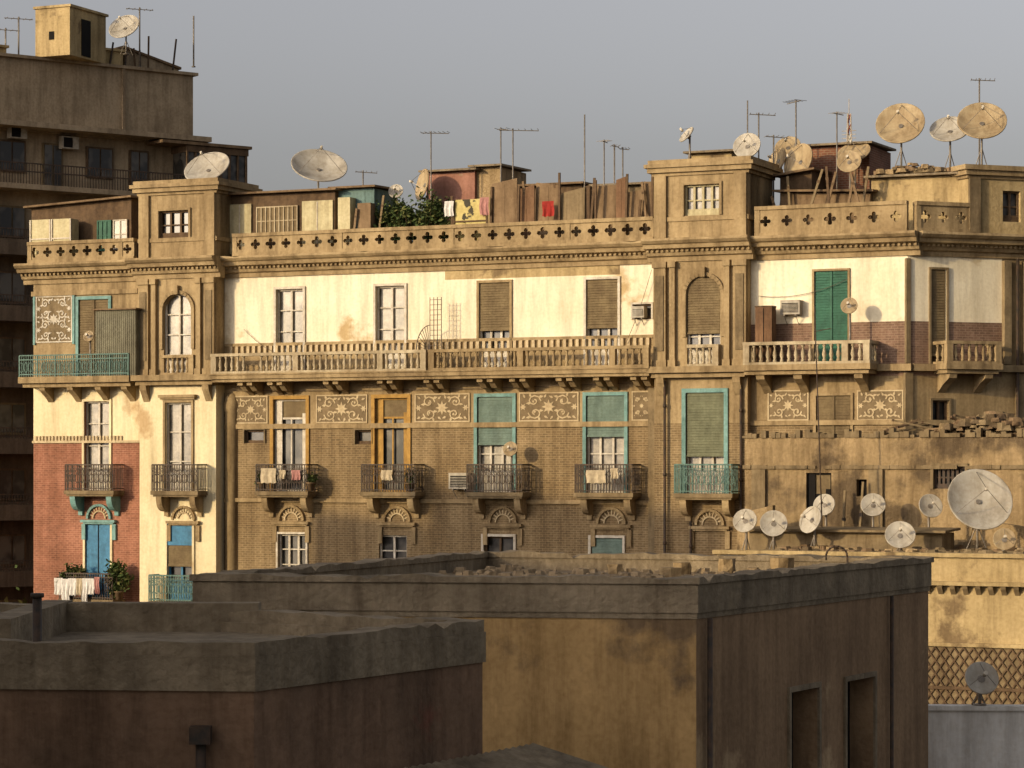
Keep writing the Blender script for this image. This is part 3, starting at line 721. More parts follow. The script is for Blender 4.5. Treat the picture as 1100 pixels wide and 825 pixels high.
dish(425,205,D(425,1.5),8,(-.2,-.9,.4),ZR,dishm,'small white satellite dish near the roof shrubs')
dish(453,198,D(455,3),17,(-.9,-.38,.2),ZR,dishrust,'tan satellite dish seen obliquely beside pink hut')
dish(133,28,128,17,(-.25,-.75,.6),P(133,58,128).z,dishm,'grey satellite dish on a concrete rooftop')
dish(737,144,D(737,2.4),10,(-.7,-.3,.6),ztT+.1,dishm,'small satellite dish seen nearly edge on')
dish(802,156,D(802,1.2),15,(-.35,-.85,.4),ztT+.1,dishm,'pale satellite dish on the roof tower')
dish(834,172,D(834,3),14,(-.8,-.5,.3),ZR,dishrust,'tan satellite dish with rust')
dish(846,157,D(846,4),14,(-.3,-.75,.6),ZR,dishrust,'tan satellite dish with rust')
dish(857,173,D(857,2.5),20,(-.75,-.6,.3),ZR,dishrust,'large tan satellite dish seen obliquely')
dish(917,163,D(917,3.4),18,(-.3,-.6,.75),ZR,dishrust,'tan satellite dish with rust')
dish(912,173,D(912,2.6),13,(-.3,-.9,.4),ZR,dishrust,'tan satellite dish with rust')
dish(967,132,D(967,2.5),26,(-.25,-.83,.5),zh2,dishrust,'very large tan satellite dish on rooftop room')
dish(1020,138,D(1020,3),21,(-.2,-.68,.72),zh2,dishm,'large grey satellite dish tilted skyward')
dish(1055,129,D(1055,2.2),26,(-.1,-.8,.6),zh2-.2,dishrust,'very large tan satellite dish on corner tower')
dish(912,328,D(912,-1.4),9,(-.3,-.9,.3),ZF,dishrust,'small tan satellite dish on a balcony')
dish(548,482,D(548,-.9),8,(-.3,-.9,.3),F2,dishrust,'small tan satellite dish on an iron balcony')
def antenna(px,pytop,y,zb,L_=1.2,n=6,ang=0.,label='thin television antenna on a roof pole'):
    zt=Z(px,pytop,y); e=thing('television_antenna' if n else 'steel_pole',W(U(px,y),y,zb),ANG+ang,label,'antenna' if n else 'pole','television antennas on the roofs' if n else 'steel poles on the roofs')
    h=zt-zb; m_=MB(); m_.cyl((0,0,0),(0,0,h),.03,metal,n=6); m_.cyl((0,0,0),(0,0,.06),.12,metal,n=8); m_.obj('mast',e)
    if n:
        b_=MB(); b_.cyl((-L_*.35,0,h-.06),(L_*.65,0,h-.06-.05),.018,metal,n=5)
        for i in range(n):
            xx=-L_*.33+L_*.96*i/(n-1); l=.22+.1*(n-i)/n; b_.cyl((xx,-l,h-.05),(xx,l,h-.05),.011,metal,n=4)
        b_.obj('boom',e)
    return e
antenna(463,141,2,ZR,1.15,7,.2); antenna(551,138,2,ZR,1.6,7,.3); antenna(538,137,3,ZR,.5,3); antenna(628,123,1,ZR,0,0,0,'bare steel pole on the roof')
antenna(855,107,3,ZR,.8,5,2.6); antenna(815,121,2,ZR,1.0,5,.4); antenna(1052,84,3,zh2-.2,.9,6,.3); antenna(803,108,2,ZR,0,0,0,'bare steel pole on the roof')
antenna(899,120,3,ZR,.5,4,1.); antenna(831,145,3,ZR,.9,5,.6); antenna(669,158,2.5,ZR,.4,4,.2); antenna(649,150,2,ZR,.3,3,1.2); antenna(660,155,2.2,ZR,.3,3,.6)
antenna(390,183,2,ZR,.9,5,.5)
def g_ant(px,pt,d,zb,n=5):
    e=thing('television_antenna' if n else 'steel_pole',P(px,pt,d)*1.0,.4,'thin television antenna on a concrete roof' if n else 'bare steel pole on a concrete roof','antenna' if n else 'pole','television antennas on the roofs' if n else 'steel poles on the roofs')
    zt=P(px,pt,d).z; e.location.z=zb; h=zt-zb; m_=MB(); m_.cyl((0,0,0),(0,0,h),.04,metal,n=6); m_.cyl((0,0,0),(0,0,.05),.1,metal,n=6); m_.obj('mast',e)
    if n:
        b_=MB(); b_.cyl((-.7,0,h-.1),(.7,0,h-.1),.02,metal,n=5)
        for i in range(n): b_.cyl((-.6+.3*i,-.3,h-.1),(-.6+.3*i,.3,h-.1),.013,metal,n=4)
        b_.obj('boom',e)
def lattice(px,pt,y):
    e=thing('lattice_mast',W(U(px,y),y,ZR),ANG,'slender red and white lattice radio mast','mast'); h=Z(px,pt,y)-ZR; mb=MB()
    c=[(math.cos(t)*.24,math.sin(t)*.24) for t in (0,2.09,4.19)]
    for x,y_ in c: mb.cyl((x,y_,0),(x*.3,y_*.3,h),.03,metal,n=4)
    k=14
    for i in range(k):
        f0=1-.7*i/k; f1=1-.7*(i+1)/k
        for j in range(3):
            a=c[j];b_=c[(j+1)%3]; mb.cyl((a[0]*f0,a[1]*f0,h*i/k),(b_[0]*f1,b_[1]*f1,h*(i+1)/k),.022,redp if i%4<2 else trimw,n=4)
    mb.obj('frame',e)
    t=MB()
    t.cyl((0,0,h),(0,0,h+.6),.018,metal,n=4)
    for i in range(4): t.cyl((-.3,0,h*.8+i*.15),(.3,0,h*.8+i*.15),.018,metal,n=4)
    t.obj('aerial',e)
lattice(912,122,9)

def bush(name,c,rx,ry,rz,n,label,cat,mats=(leafm,leafm2),leaf=.09,group=None,pot=True):
    e=thing(name,c,0,label,cat,group); mb=MB()
    cl=[Vector((R.uniform(-1,1)*rx*.8,R.uniform(-1,1)*ry*.8,rz*R.uniform(.4,1.5))) for _ in range(max(6,n//50))]
    for i in range(n):
        b_=R.choice(cl); v=Vector((R.gauss(0,1),R.gauss(0,1),R.gauss(0,1)))*.3
        p=b_+Vector((v.x*rx*.6,v.y*ry*.8,v.z*rz*.6)); s=leaf*R.uniform(.6,1.5)
        a=Vector((R.uniform(-1,1),R.uniform(-1,1),R.uniform(-1,1))).normalized(); t=a.orthogonal().normalized()
        mb.poly([p-a*s,p+t*s*.5,p+a*s,p-t*s*.5],mats[0] if R.random()<.65 else mats[1])
    mb.obj('foliage',e)
    s=MB()
    for b_ in cl: s.cyl((b_.x*.2,b_.y*.2,0),b_,.02,wood,n=5,r2=.008)
    s.obj('stem',e)
    if pot:
        p=MB(); p.lathe(0,0,[(.14,-.0),(.2,.3),(.23,.3),(.23,.34),(.18,.34)],rust2,n=12); p.obj('pot',e)
    return e
g='shrubs in pots on the roof'
for px,yy,rx,rz,n in ((412,1,.55,1.15,800),(424,1.2,.7,1.3,1300),(441,1,.7,1.2,1200),(460,1,.7,1.35,1200),(474,1.3,.5,1.25,800),(484,1,.4,1.0,500)):
    bush('shrub',W(U(px,yy),yy,ZR),rx,.5,rz,n,'leafy green shrub growing in a rooftop pot','shrub',group=g)
for px in (76,122,127): bush('potted_plant',W(U(px,-1.05),-1.0,F3+.02),.5,.2,.85,600,'leafy potted plant spilling over an iron balcony','plant',leaf=.1,group='potted plants on the balconies')
for px in (334,282,440): bush('potted_plant',W(U(px,-.7),-.7,F2+.02),.25,.15,.5,200,'small potted plant on an iron balcony','plant',leaf=.07,group='potted plants on the balconies')
bush('tree',W(uL0-3,3,0),2,2,6.5,2600,'tall dark green tree beside the apartment block','tree',leaf=.22,pot=False)
def ac(px,py,y,w=.85,h=.6,label='old window air conditioner mounted on the wall'):
    e=fthing('air_conditioner',U(px,y),y,Z(px,py,y)-h/2,label,'air conditioner','air conditioners'); mb=MB()
    mb.box(-w/2,w/2,-.4,0,0,h,acm); mb.box(-w/2,w/2,-.42,0,h+.001,h+.03,acm); mb.obj('casing',e)
    g=MB(); g.box(-w*.42,w*.42,-.41,-.401,.06,h-.08,dark)
    for i in range(7): g.box(-w*.42,w*.42,-.43,-.412,.07+i*(h-.16)/7,.09+i*(h-.16)/7,acm)
    g.obj('grille',e)
    b_=MB()
    for sx in (-.3,.3): b_.box(sx*w-.02,sx*w+.02,-.4,0,-.05,-.001,metal); b_.cyl((sx*w,-.36,-.05),(sx*w,-.0,-.38),.015,metal,n=4)
    b_.obj('bracket',e)
ac(497,517,-.05); ac(852,331,-.3,.75,.5); ac(689,336,.1,.5,.4)
def box_at(name,loc,ang,w,d,h,mat,label,cat,tilt=(0,0),group=None,extra=None):
    mb=MB(); mb.box(-w/2,w/2,-d/2,d/2,0,h,mat)
    if extra: extra(mb)
    o=mb.obj(name,None,label,cat,group); o.location=loc; o.rotation_euler=(tilt[0],tilt[1],ang); return o
o=box_at('cabinet',W(U(822,-1),-.95,ZF),ANG,.65,.5,2.15,rust,'reddish brown cupboard standing on a balcony','cabinet',extra=lambda mb:(mb.box(-.34,.34,-.28,-.251,0,.05,wood),mb.box(-.01,.01,-.27,-.251,.05,2.1,dark),mb.box(-.34,.34,-.27,.26,2.151,2.2,wood)))
mb=MB(); y=-1.2; x0,x1=U(103,y),U(146,y); w_=x1-x0; h=Z(125,333,y)-ZF
mb.box(-w_/2,w_/2,0,.75,0,h,tinsh)
for i in range(20): mb.box(-w_/2+w_*i/20,-w_/2+w_*i/20+.07,-.02,-.001,0,h,tinsh)
mb.box(-w_/2-.1,w_/2+.1,-.15,.8,h+.001,h+.06,rust2)
o=mb.obj('balcony_enclosure',None,'grey green corrugated tin enclosure on a balcony','enclosure'); o.location=W((x0+x1)/2,y,ZF); o.rotation_euler=(0,0,ANG)
dish(95,361,D(95,-1.3),6,(-.3,-.9,.3),ZF,dishrust,'small tan satellite dish on a turquoise balcony')
mb=MB()
for xx in (-.25,-.08,.08,.25): mb.cyl((xx,0,0),(xx,0,2.9),.016,iron,n=4)
for i in range(14): mb.cyl((-.25,0,.2+i*.2),(.25,0,.2+i*.2),.014,iron,n=4)
for i in range(9):
    t=i/8*math.pi/2; mb.cyl((-.25-.6*math.sin(t),0,.8+1.0*math.cos(t)),(-.25,0,.8),.013,iron,n=4)
    if i<8:
        t2=(i+1)/8*math.pi/2; mb.cyl((-.25-.6*math.sin(t),0,.8+1.0*math.cos(t)),(-.25-.6*math.sin(t2),0,.8+1.0*math.cos(t2)),.02,iron,n=4)
o=mb.obj('iron_grille',None,'black iron partition grille dividing a long balcony','grille'); o.location=W(U(468,-.8),-.8,ZF); o.rotation_euler=(0,0,ANG)
def cloth(px,py,y,w,h,mat,name='towel',label='white cloth hanging from a balcony rail'):
    mb=MB(); nx,nz=8,6
    ph=R.uniform(0,6)
    g=[[(-w/2+w*i/nx+.02*math.sin(j+ph),.04*math.sin(i*1.7+ph)*(j/nz),-h*j/nz*(1+.04*math.sin(i*2+ph))) for i in range(nx+1)] for j in range(nz+1)]
    for j in range(nz):
        for i in range(nx): mb.poly([g[j][i],g[j][i+1],g[j+1][i+1],g[j+1][i]],mat,True)
    o=mb.obj(name,None,label,'laundry','laundry on the balconies'); o.location=W(U(px,y),y,Z(px,py,y)); o.rotation_euler=(0,0,ANG)
y=-1.42
for px,mt,w_ in ((63,0,.7),(70,0,.62),(77.5,0,.66),(85,4,.55),(91,0,.45),(97.5,0,.55),(104,1,.42)):
    cloth(px,R.uniform(619,622),y,w_*.6,R.uniform(.65,1.0),cloths[mt],'towel' if w_>.5 else 'shirt','%s cloth drying over an iron balcony'%('white' if mt==0 else 'coloured'))
y=-.96
for px,py,mt,w_,h_ in ((288,503,4,.7,.6),(303,505,4,.3,.35),(318,505,1,.4,.4),(640,505,4,.8,.5),(415,505,4,.5,.4),(660,503,4,.3,.4)):
    cloth(px,py,y,w_,h_,cloths[mt],'rug','faded rug hung over an iron balcony')
cloth(589,216,.25,.5,.6,cloths[3],'red_cloth','red cloth hanging on the roof fence')
cloth(520,212,.15,.4,.7,cloths[1],'towel','rose cloth on roof line')
cloth(482,216,.15,.4,.6,cloths[0],'towel','white cloth hanging on a roof line')
def cable(a,b_,sag,label='thin black cable slung along the facade'):
    mb=MB(); n=14; pts=[]
    for i in range(n+1):
        t=i/n; p=a.lerp(b_,t); p.z-=sag*4*t*(1-t); pts.append(p-a)
    for i in range(n): mb.cyl(pts[i],pts[i+1],.012,iron,n=4)
    o=mb.obj('cable',None,label,'cable','cables on the facade'); o.location=a
cable(W(U(815,-.4),-.4,Z(815,318,-.4)),W(U(910,-.4),-.4,Z(910,300,-.4)),.25)
cable(W(U(250,-.15),-.15,21.1),W(U(700,-.15),-.15,21.2),.12)
cable(W(U(262,-.1),-.1,23.6),W(U(296,-.1),-.1,22.6),.1)
cable(W(U(700,-.2),-.2,25.5),W(U(672,-.2),-.2,22.7),.2)
# ================= ANNEX in front of right wing =================
yA=-5
an=thing('plastered_annex',W(U(800,yA),yA,0),ANG,'low sandy plastered annex with crumbling roof edge','building')
zA=Z(950,470,yA); ox=U(800,yA); aw=MB()
opa=[(U(866,yA)-ox,U(893,yA)-ox,Z(880,548,yA),Z(880,508,yA)),(U(1003,yA)-ox,U(1037,yA)-ox,Z(1020,525,yA),Z(1020,501,yA)),(U(920,yA)-ox,U(931,yA)-ox,Z(925,533,yA),Z(925,515,yA))]
wall(aw,0,12.5,0,zA,0,opa,lambda x,z:sand,back=4.2,top=False)
aw.box(0.02,12.48,.3,4.0,zA-.4,zA-.25,roofm)
aw.obj('wall',an)
cp=MB(); nseg=70
for i in range(nseg):
    x0=-.08+12.6*i/nseg; x1=-.08+12.6*(i+1)/nseg-.004; hh=.08+.16*abs(math.sin(i*1.3)*math.sin(i*.37))+R.uniform(0,.1)
    if R.random()<.15: continue
    cp.box(x0,x1,-.1+R.uniform(0,.07),.28,zA,zA+hh,stoned)
cp.obj('coping',an)
cp=MB()
for i in range(42):
    if R.random()<.2: continue
    x0=-.05+12.6*i/42; cp.box(x0,x0+.296,-.12+R.uniform(0,.07),.01,zA-1.1,zA-.95-R.uniform(0,.04),stoned)
cp.obj('string_course',an)
window(an,*opa[0],0,dark,'open'); window(an,*opa[1],0,iron,'casement',panes=(7,2),surround=stoned,sw=.1)
for a,b_,c,d in ((.3,.8,-.14,zA-1.12),(4.6,5.1,-.12,zA-1.12)):
    q=MB(); q.box(a,b_,c,.01,0,d,stoned); q.obj('pilaster',an)
def rb():
    u=R.choice([R.uniform(.5,12),R.gauss(8.6,1.4)]); u=min(max(u,.4),12); q=math.exp(-((u-8.6)/1.8)**2)
    v=W(ox+u,yA+R.uniform(.35,3),0); return v.x,v.y,R.uniform(0,.95)*q
rubble(900,rb,zA-.25,[stoned,sand,rust2],'broken masonry heaped on the annex roof',(.1,.36))
for i in range(30):
    L_=R.uniform(.8,2.2); mb=MB(); mb.box(-L_/2,L_/2,-.05,.05,-.03,.03,R.choice([wood,rust2,stoned])); mb.box(-L_/2-.01,-L_/2+.06,-.06,.06,-.04,.04,wood)
    o=mb.obj('plank',None,'old timber lying on annex roof rubble','plank','timbers on the annex roof'); o.location=W(ox+R.choice([R.uniform(5,12),R.uniform(7.5,10.5)]),yA+R.uniform(.4,2),zA+R.uniform(.1,.6)); o.rotation_euler=(R.uniform(-.2,.2),R.uniform(-.35,.35),R.uniform(-.6,.6))
# ================= TERRACE building =================
yH=-14; zH=15.2
tb_=thing('terrace_building',W(U(770,yH),yH,0),ANG,'lower yellow plastered building with bracketed ledge and flat terrace','building'); ox2=U(770,yH)
hw=MB()
def mH(x,z):
    if z>12.45: return sandl
    if z>9.5: return stoned
    return sand
wall(hw,0,13.5,0,zH-.05,0,[],mH,bands=(12.45,9.5),back=8.9)
hw.box(.3,13.4,.3,8.9,zH-.35,zH-.2,roofm)
hw.obj('wall',tb_)
q=MB(); q.box(-.1,13.6,-.15,.25,zH-.05,zH+.08,sandl); q.obj('coping',tb_)
q=MB(); q.box(-.05,13.55,-.28,.01,14.28,14.4,sandl)
for i in range(34): q.mould(.1+i*.4,.26+i*.4,[(.01,14.28),(-.24,14.28),(-.2,14.18),(.01,13.98)],stoned)
q.obj('ledge',tb_)
q=MB(); q.box(-.05,13.55,-.14,.01,12.38,12.5,sandl); q.obj('string_course',tb_)
lt=MB()
for i in range(46):
    xx=i*.3
    lt.ribbon([(xx,9.8),(xx+.9,11.1)],.05,-.05,.0,wood); lt.ribbon([(xx+.9,9.8),(xx,11.1)],.05,-.055,-.005,wood)
    lt.ribbon([(xx,11.1),(xx+.9,12.35)],.05,-.05,.0,wood); lt.ribbon([(xx+.9,11.1),(xx,12.35)],.05,-.055,-.005,wood)
lt.box(0,13.5,-.08,-.0,11.04,11.14,wood)
lt.obj('lattice',tb_)
def hbox(name,px0,px1,py,yy,dep,mat,label,cat,**k): return fbox(name,px0,px1,py,yy,dep,mat,label,cat,zb=zH-.2,**k)
hbox('low_shed',805,1012,572,-8.5,1.6,stoned,'long low dark roofed shed on terrace','shed',roof=stoned)
hbox('broken_wall',792,830,552,-7,.3,sand,'short broken plaster wall on the terrace','wall',slope=.3)
hbox('broken_wall',1060,1105,560,-7,.4,sand,'short broken plaster wall on the terrace','wall',slope=-.2)
for px in (905,922,1040):
    mb=MB(); L_=R.uniform(1.5,2.6); mb.box(-.04,.04,-.04,.04,0,L_,stoned); mb.box(-.06,.06,-.05,.05,L_*.5,L_*.55,iron); o=mb.obj('timber_post',None,'rough timber post leaning on annex wall','post','timber posts by the annex'); o.location=W(U(px,-5.6),-5.6,zH-.2); o.rotation_euler=(-.1,R.uniform(-.25,.25),ANG)
def rbt():
    v=W(ox2+R.uniform(.4,13),yH+R.uniform(.4,8.5),0); return v.x,v.y,R.uniform(0,.15)
rubble(520,rbt,zH-.2,[sand,stoned,rust2],'stones and debris scattered on the terrace',(.06,.3))
zt_=zH-.2
for px,py,r_,yy,dv,mt in ((800,559,13,-9.6,(-.35,-.9,.35),dishm),(831,562,14.5,-9.8,(-.1,-.92,.35),dishm),(870,558,15,-9.4,(-.75,-.6,.35),dishm),(885,542,12,-6.6,(-.45,-.85,.35),dishm),(938,542,13,-6.6,(-.1,-.9,.4),dishm),(1000,543,13,-6.8,(.2,-.92,.35),dishm),(967,574,16,-10,(-.1,-.85,.5),dishm),(1053,536,35,-9,(.1,-.88,.42),dishm),(1079,579,12,-10,(-.1,-.9,.3),dishrust)):
    dish(px,py,D(px,yy),r_,dv,zt_,mt,'very large grey satellite dish on terrace' if r_>30 else 'white satellite dish standing on the terrace')
mb=MB(); mb.cyl((0,0,0),(-.3,0,8.5),.025,iron,n=6); mb.cyl((-.3,0,7.6),(.3,0,7.7),.015,iron,n=5); o=mb.obj('aerial_pole',None,'tall thin leaning pole on the terrace','pole'); o.location=W(U(884,-7.5),-7.5,zt_); o.rotation_euler=(0,0,ANG)
def prismthing(name,poly,z0,z1,mat,label,cat):
    cx=sum(p[0] for p in poly)/len(poly); cy=sum(p[1] for p in poly)/len(poly)
    e=thing(name,(cx,cy,0),0,label,cat); mb=MB(); mb.prism([(x-cx,y-cy) for x,y in poly],z0,z1,mat); mb.obj('wall',e); return e,cx,cy
wp=[(8.6,60.2),(20,59.6),(20.02,59.9),(8.62,60.5)]
e,cx,cy=prismthing('white_wall',wp,0,12.35,bluew,'tall pale blue plastered boundary wall in shade','wall')
mb=MB(); mb.prism([(8.55-cx,60.15-cy),(20.05-cx,59.53-cy),(20.1-cx,59.97-cy),(8.6-cx,60.57-cy)],12.351,12.46,bluew); mb.obj('coping',e)
dish(1055,728,60.0,18,(.1,-.9,.4),12.46,dishm,'grey satellite dish on pale wall in shade')

# ================= FOREGROUND ROOF BLOCKS =================
def inset(poly,dst):
    n=len(poly); out=[]
    for i in range(n):
        p0=Vector(poly[i-1]);p1=Vector(poly[i]);p2=Vector(poly[(i+1)%n])
        d1=(p1-p0).normalized();d2=(p2-p1).normalized()
        n1=Vector((-d1.y,d1.x));n2=Vector((-d2.y,d2.x))
        a=p1+n1*dst; b_=p1+n2*dst
        den=d1.x*d2.y-d1.y*d2.x
        if abs(den)<1e-6: out.append(tuple(a)); continue
        t=((b_.x-a.x)*d2.y-(b_.y-a.y)*d2.x)/den
        out.append(tuple(a+d1*t))
    return out
def ringp(mb,outer,inner,z0,z1,mat,wob=0):
    n=len(outer)
    for i in range(n):
        j=(i+1)%n; S=max(1,int((Vector(outer[j])-Vector(outer[i])).length/.2)) if wob else 1
        def at(a,b_,t): return (a[0]+(b_[0]-a[0])*t,a[1]+(b_[1]-a[1])*t)
        hs=[0]+[wob*(math.sin(k*.4+i)*.3+math.sin(k*1.3+i*2)*.2)+R.uniform(-.35,.2)*wob-(wob*1.3 if R.random()<.05 else 0) for k in range(1,S)]+[0]
        es=[0]+[R.uniform(0,.02) if wob else 0 for k in range(1,S)]+[0]
        for s in range(S):
            o0,o1=at(outer[i],outer[j],s/S),at(outer[i],outer[j],(s+1)/S); i0,i1=at(inner[i],inner[j],s/S),at(inner[i],inner[j],(s+1)/S)
            o0t=at(o0,i0,es[s]*2); o1t=at(o1,i1,es[s+1]*2)
            za,zb=z1+hs[s],z1+hs[s+1]
            mb.poly([(*o0t,za),(*o1t,zb),(*i1,zb),(*i0,za)],mat)
            mb.poly([(*o0,z0),(*o1,z0),(*o1t,zb),(*o0t,za)],mat); mb.poly([(*i0,z0),(*i1,z0),(*i1,zb),(*i0,za)],mat)
        mb.poly([(*outer[i],z0),(*outer[j],z0),(*inner[j],z0),(*inner[i],z0)],mat)
pA=[(-5.6,46.3),(3.18,45.0),(8.8,55.1),(-.75,58.7)]
zAt=18-1.93
sd=(Vector(pA[2])-Vector(pA[1])); SL=sd.length; sd.normalize(); sang=math.atan2(sd.y,sd.x)
fa=thing('ochre_roof_building',(pA[1][0],pA[1][1],0),sang,'shaded ochre plastered building with heavy flat roof parapet','building')
M_=mtx((pA[1][0],pA[1][1],0),sang).inverted()
loc=[tuple((M_@Vector((x,y,0)))[:2]) for x,y in pA]
def tl(px,Pp,dd):
    a=(px-550)/F; return (a*Pp[1]-Pp[0])/(dd[0]-a*dd[1])
mb=MB(); zw=zAt-.62
opd=[(tl(848,pA[1],sd),tl(878,pA[1],sd),10.9,13.77),(tl(908,pA[1],sd),tl(938,pA[1],sd),10.9,13.77)]
wall(mb,0,SL,0,zw,0,opd,lambda x,z:brownp,back=.35,sides=False,top=False,depth=.5)
for i,j in ((0,1),(2,3),(3,0)): mb.poly([(*loc[i],0),(*loc[j],0),(*loc[j],zw),(*loc[i],zw)],ochre)
mb.poly([(x,y,zAt-.38) for x,y in inset(loc,.3)],roofm)
mb.obj('wall',fa)
mb=MB(); ringp(mb,inset(loc,-.05),inset(loc,.36),zw,zAt-.12,cement,0); ringp(mb,inset(loc,-.09),inset(loc,.4),zAt-.118,zAt,cement,.06)
ringp(mb,inset(loc,-.025),inset(loc,.0),zw-.1,zw-.001,cement,0); mb.obj('coping',fa)
for xx,yy,rr in ((.35,-.1,.05),(9.2,-.08,.04)):
    mb=MB(); mb.cyl((xx,yy,5),(xx,yy,zw-.1),rr,iron,n=8); mb.obj('drain_pipe',fa)
for a,b_,c,d in opd:
    mb=MB()
    mb.box(a-.1,a-.001,-.05,.05,c,d+.1,cement); mb.box(b_+.001,b_+.1,-.05,.05,c,d+.1,cement); mb.box(a-.001,b_+.001,-.05,.05,d+.001,d+.1,cement)
    mb.obj('door_frame',fa)
ii=inset(pA,.7)
def rbA():
    a,b_=R.random(),R.random(); p=Vector(ii[0]).lerp(Vector(ii[1]),a); q=Vector(ii[3]).lerp(Vector(ii[2]),a); v=p.lerp(q,b_); return v.x,v.y
rubble(520,rbA,zAt-.38,roofm,'stones and dry mortar scattered over a flat roof',(.04,.18))
for i,(x,y) in enumerate([(2.2,55.5),(4.5,54.6),(3.6,55.3),(3.2,52.8),(5.6,54.0)]):
    s=MB(); w_,d_,h_=R.uniform(.2,.32),R.uniform(.15,.22),R.uniform(.2,.42)
    s.rings([[(w_*math.cos(k*1.05+i)*R.uniform(.8,1.15),d_*math.sin(k*1.05+i)*R.uniform(.8,1.15),zz) for k in range(6)] for zz in (0,h_*.6,h_)],sand,sm=False)
    o=s.obj('masonry_block',None,'broken masonry block on a flat roof','block','masonry blocks on the roof'); o.location=(x,y,zAt-.38); o.rotation_euler=(0,0,R.uniform(0,3))
mb=MB(); pts=[(.22*math.cos(t),0,.45+.22*math.sin(t)) for t in [math.pi*1.1*i/8 for i in range(9)]]
for i in range(8): mb.cyl(pts[i],pts[i+1],.02,iron,n=6)
mb.cyl((.22,0,0),(.22,0,.45),.02,iron,n=6); o=mb.obj('bent_pipe',None,'bent iron vent pipe on a flat roof','pipe'); o.location=(6.6,53,zAt-.38)
pB=[(-14,31.2),(-2.97,30.0),(-.39,34.5),(-6.3,38.8),(-14,39.5)]
zBt=18-2.04
fb=thing('red_brown_roof_building',(pB[1][0],pB[1][1],0),0,'shaded red brown plastered building with thick cement parapet','building')
lb_=[(x-pB[1][0],y-pB[1][1]) for x,y in pB]; zw=zBt-.56; mb=MB()
for i in range(5):
    j=(i+1)%5; mb.poly([(*lb_[i],0),(*lb_[j],0),(*lb_[j],zw),(*lb_[i],zw)],redpl)
mb.poly([(x,y,zBt-.3) for x,y in inset(lb_,.3)],cement); mb.obj('wall',fb)
mb=MB(); ringp(mb,inset(lb_,-.035),inset(lb_,.4),zw,zBt-.16,cement,0); ringp(mb,inset(lb_,-.015),inset(lb_,.34),zBt-.159,zBt,cement,.045); mb.obj('coping',fb)
mb=MB(); mb.box(-3.7,-3.3,2.6,7.2,zBt-.3,zBt+.12,cement); mb.box(-3.299,-.6,6.7,7.1,zBt-.3,zBt+.1,cement); mb.obj('roof_curb',fb)
mb=MB(); mb.cyl((-.6,-.1,5),(-.6,-.1,zBt-1.15),.06,iron,n=8); mb.box(-.72,-.48,-.22,.0,zBt-1.15,zBt-.95,iron); mb.obj('drain_pipe',fb)
mb=MB(); mb.cyl((0,0,9),(0,0,16.45),.055,iron,n=8); mb.cyl((0,0,16.45),(0,0,16.5),.08,iron,n=8); o=mb.obj('iron_pipe',None,'dark iron pipe standing against a plaster wall','pipe'); o.location=(P(40,0,30.6).x,30.6,0)
rubble(420,lambda:(R.uniform(-13,-7.3),R.uniform(32,38.3)),zBt-.3,cement,'dusty rubble on a cement roof',(.05,.26))
bd=(Vector(pB[2])-Vector(pB[1])).normalized(); ba=math.atan2(bd.y,bd.x)
mb=MB(); n=44; zr=P(470,806,34.2).z-.05
for i in range(n):
    x0=i*.09; za=.025*(i%2); zb=.025*((i+1)%2)
    mb.poly([(x0,0,za),(x0+.09,0,zb),(x0+.09,-1.5,zb-.35),(x0,-1.5,za-.35)],cement)
    mb.poly([(x0,0,za-.02),(x0+.09,0,zb-.02),(x0+.09,-1.5,zb-.37),(x0,-1.5,za-.37)],cement)
mb.box(0,3.96,-1.46,-1.4,-.46,-.36,wood)
for xx in (.1,2.0,3.8):
    mb.box(xx-.05,xx+.05,-1.46,-1.36,-zr,-.47,wood)
o=mb.obj('corrugated_roof',None,'grey corrugated sheet lean-to roof on posts','roof'); o.location=(pB[1][0]+bd.x*2.4+.13,pB[1][1]+bd.y*2.4-.07,zr); o.rotation_euler=(0,0,ba)

# ================= FAR LEFT TOWER BLOCK =================
ga=math.atan2(.6,.8); gl_=thing('concrete_apartment_block',(-24.55,125,0),ga,'shaded grey brown apartment block with long balconies and rooftop room','building')
mb=MB(); zt=P(0,55,125).z; z1=P(0,128,125).z; XR=13.7;X0=-7
mb.box(X0,11.4,1.4,14,z1-.3,zt,gslab)
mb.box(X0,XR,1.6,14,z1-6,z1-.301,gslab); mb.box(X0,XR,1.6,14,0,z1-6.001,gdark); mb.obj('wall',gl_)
mb=MB(); mb.box(X0,11.6,1.2,14.2,zt+.001,zt+.15,gslab); mb.obj('coping',gl_)
mb=MB(); mb.box(X0,11.8,.2,1.39,z1-.2,z1+.05,gslab); mb.obj('slab',gl_)
mb=MB(); mb.box(8.8,XR+.3,-.1,3,z1-.45,z1-.302,rust2); mb.obj('canopy',gl_)
mb=MB(); mb.box(7.3,7.45,1.25,1.39,z1+.06,zt-.001,gplast); mb.obj('pilaster',gl_)
z=z1-3.0
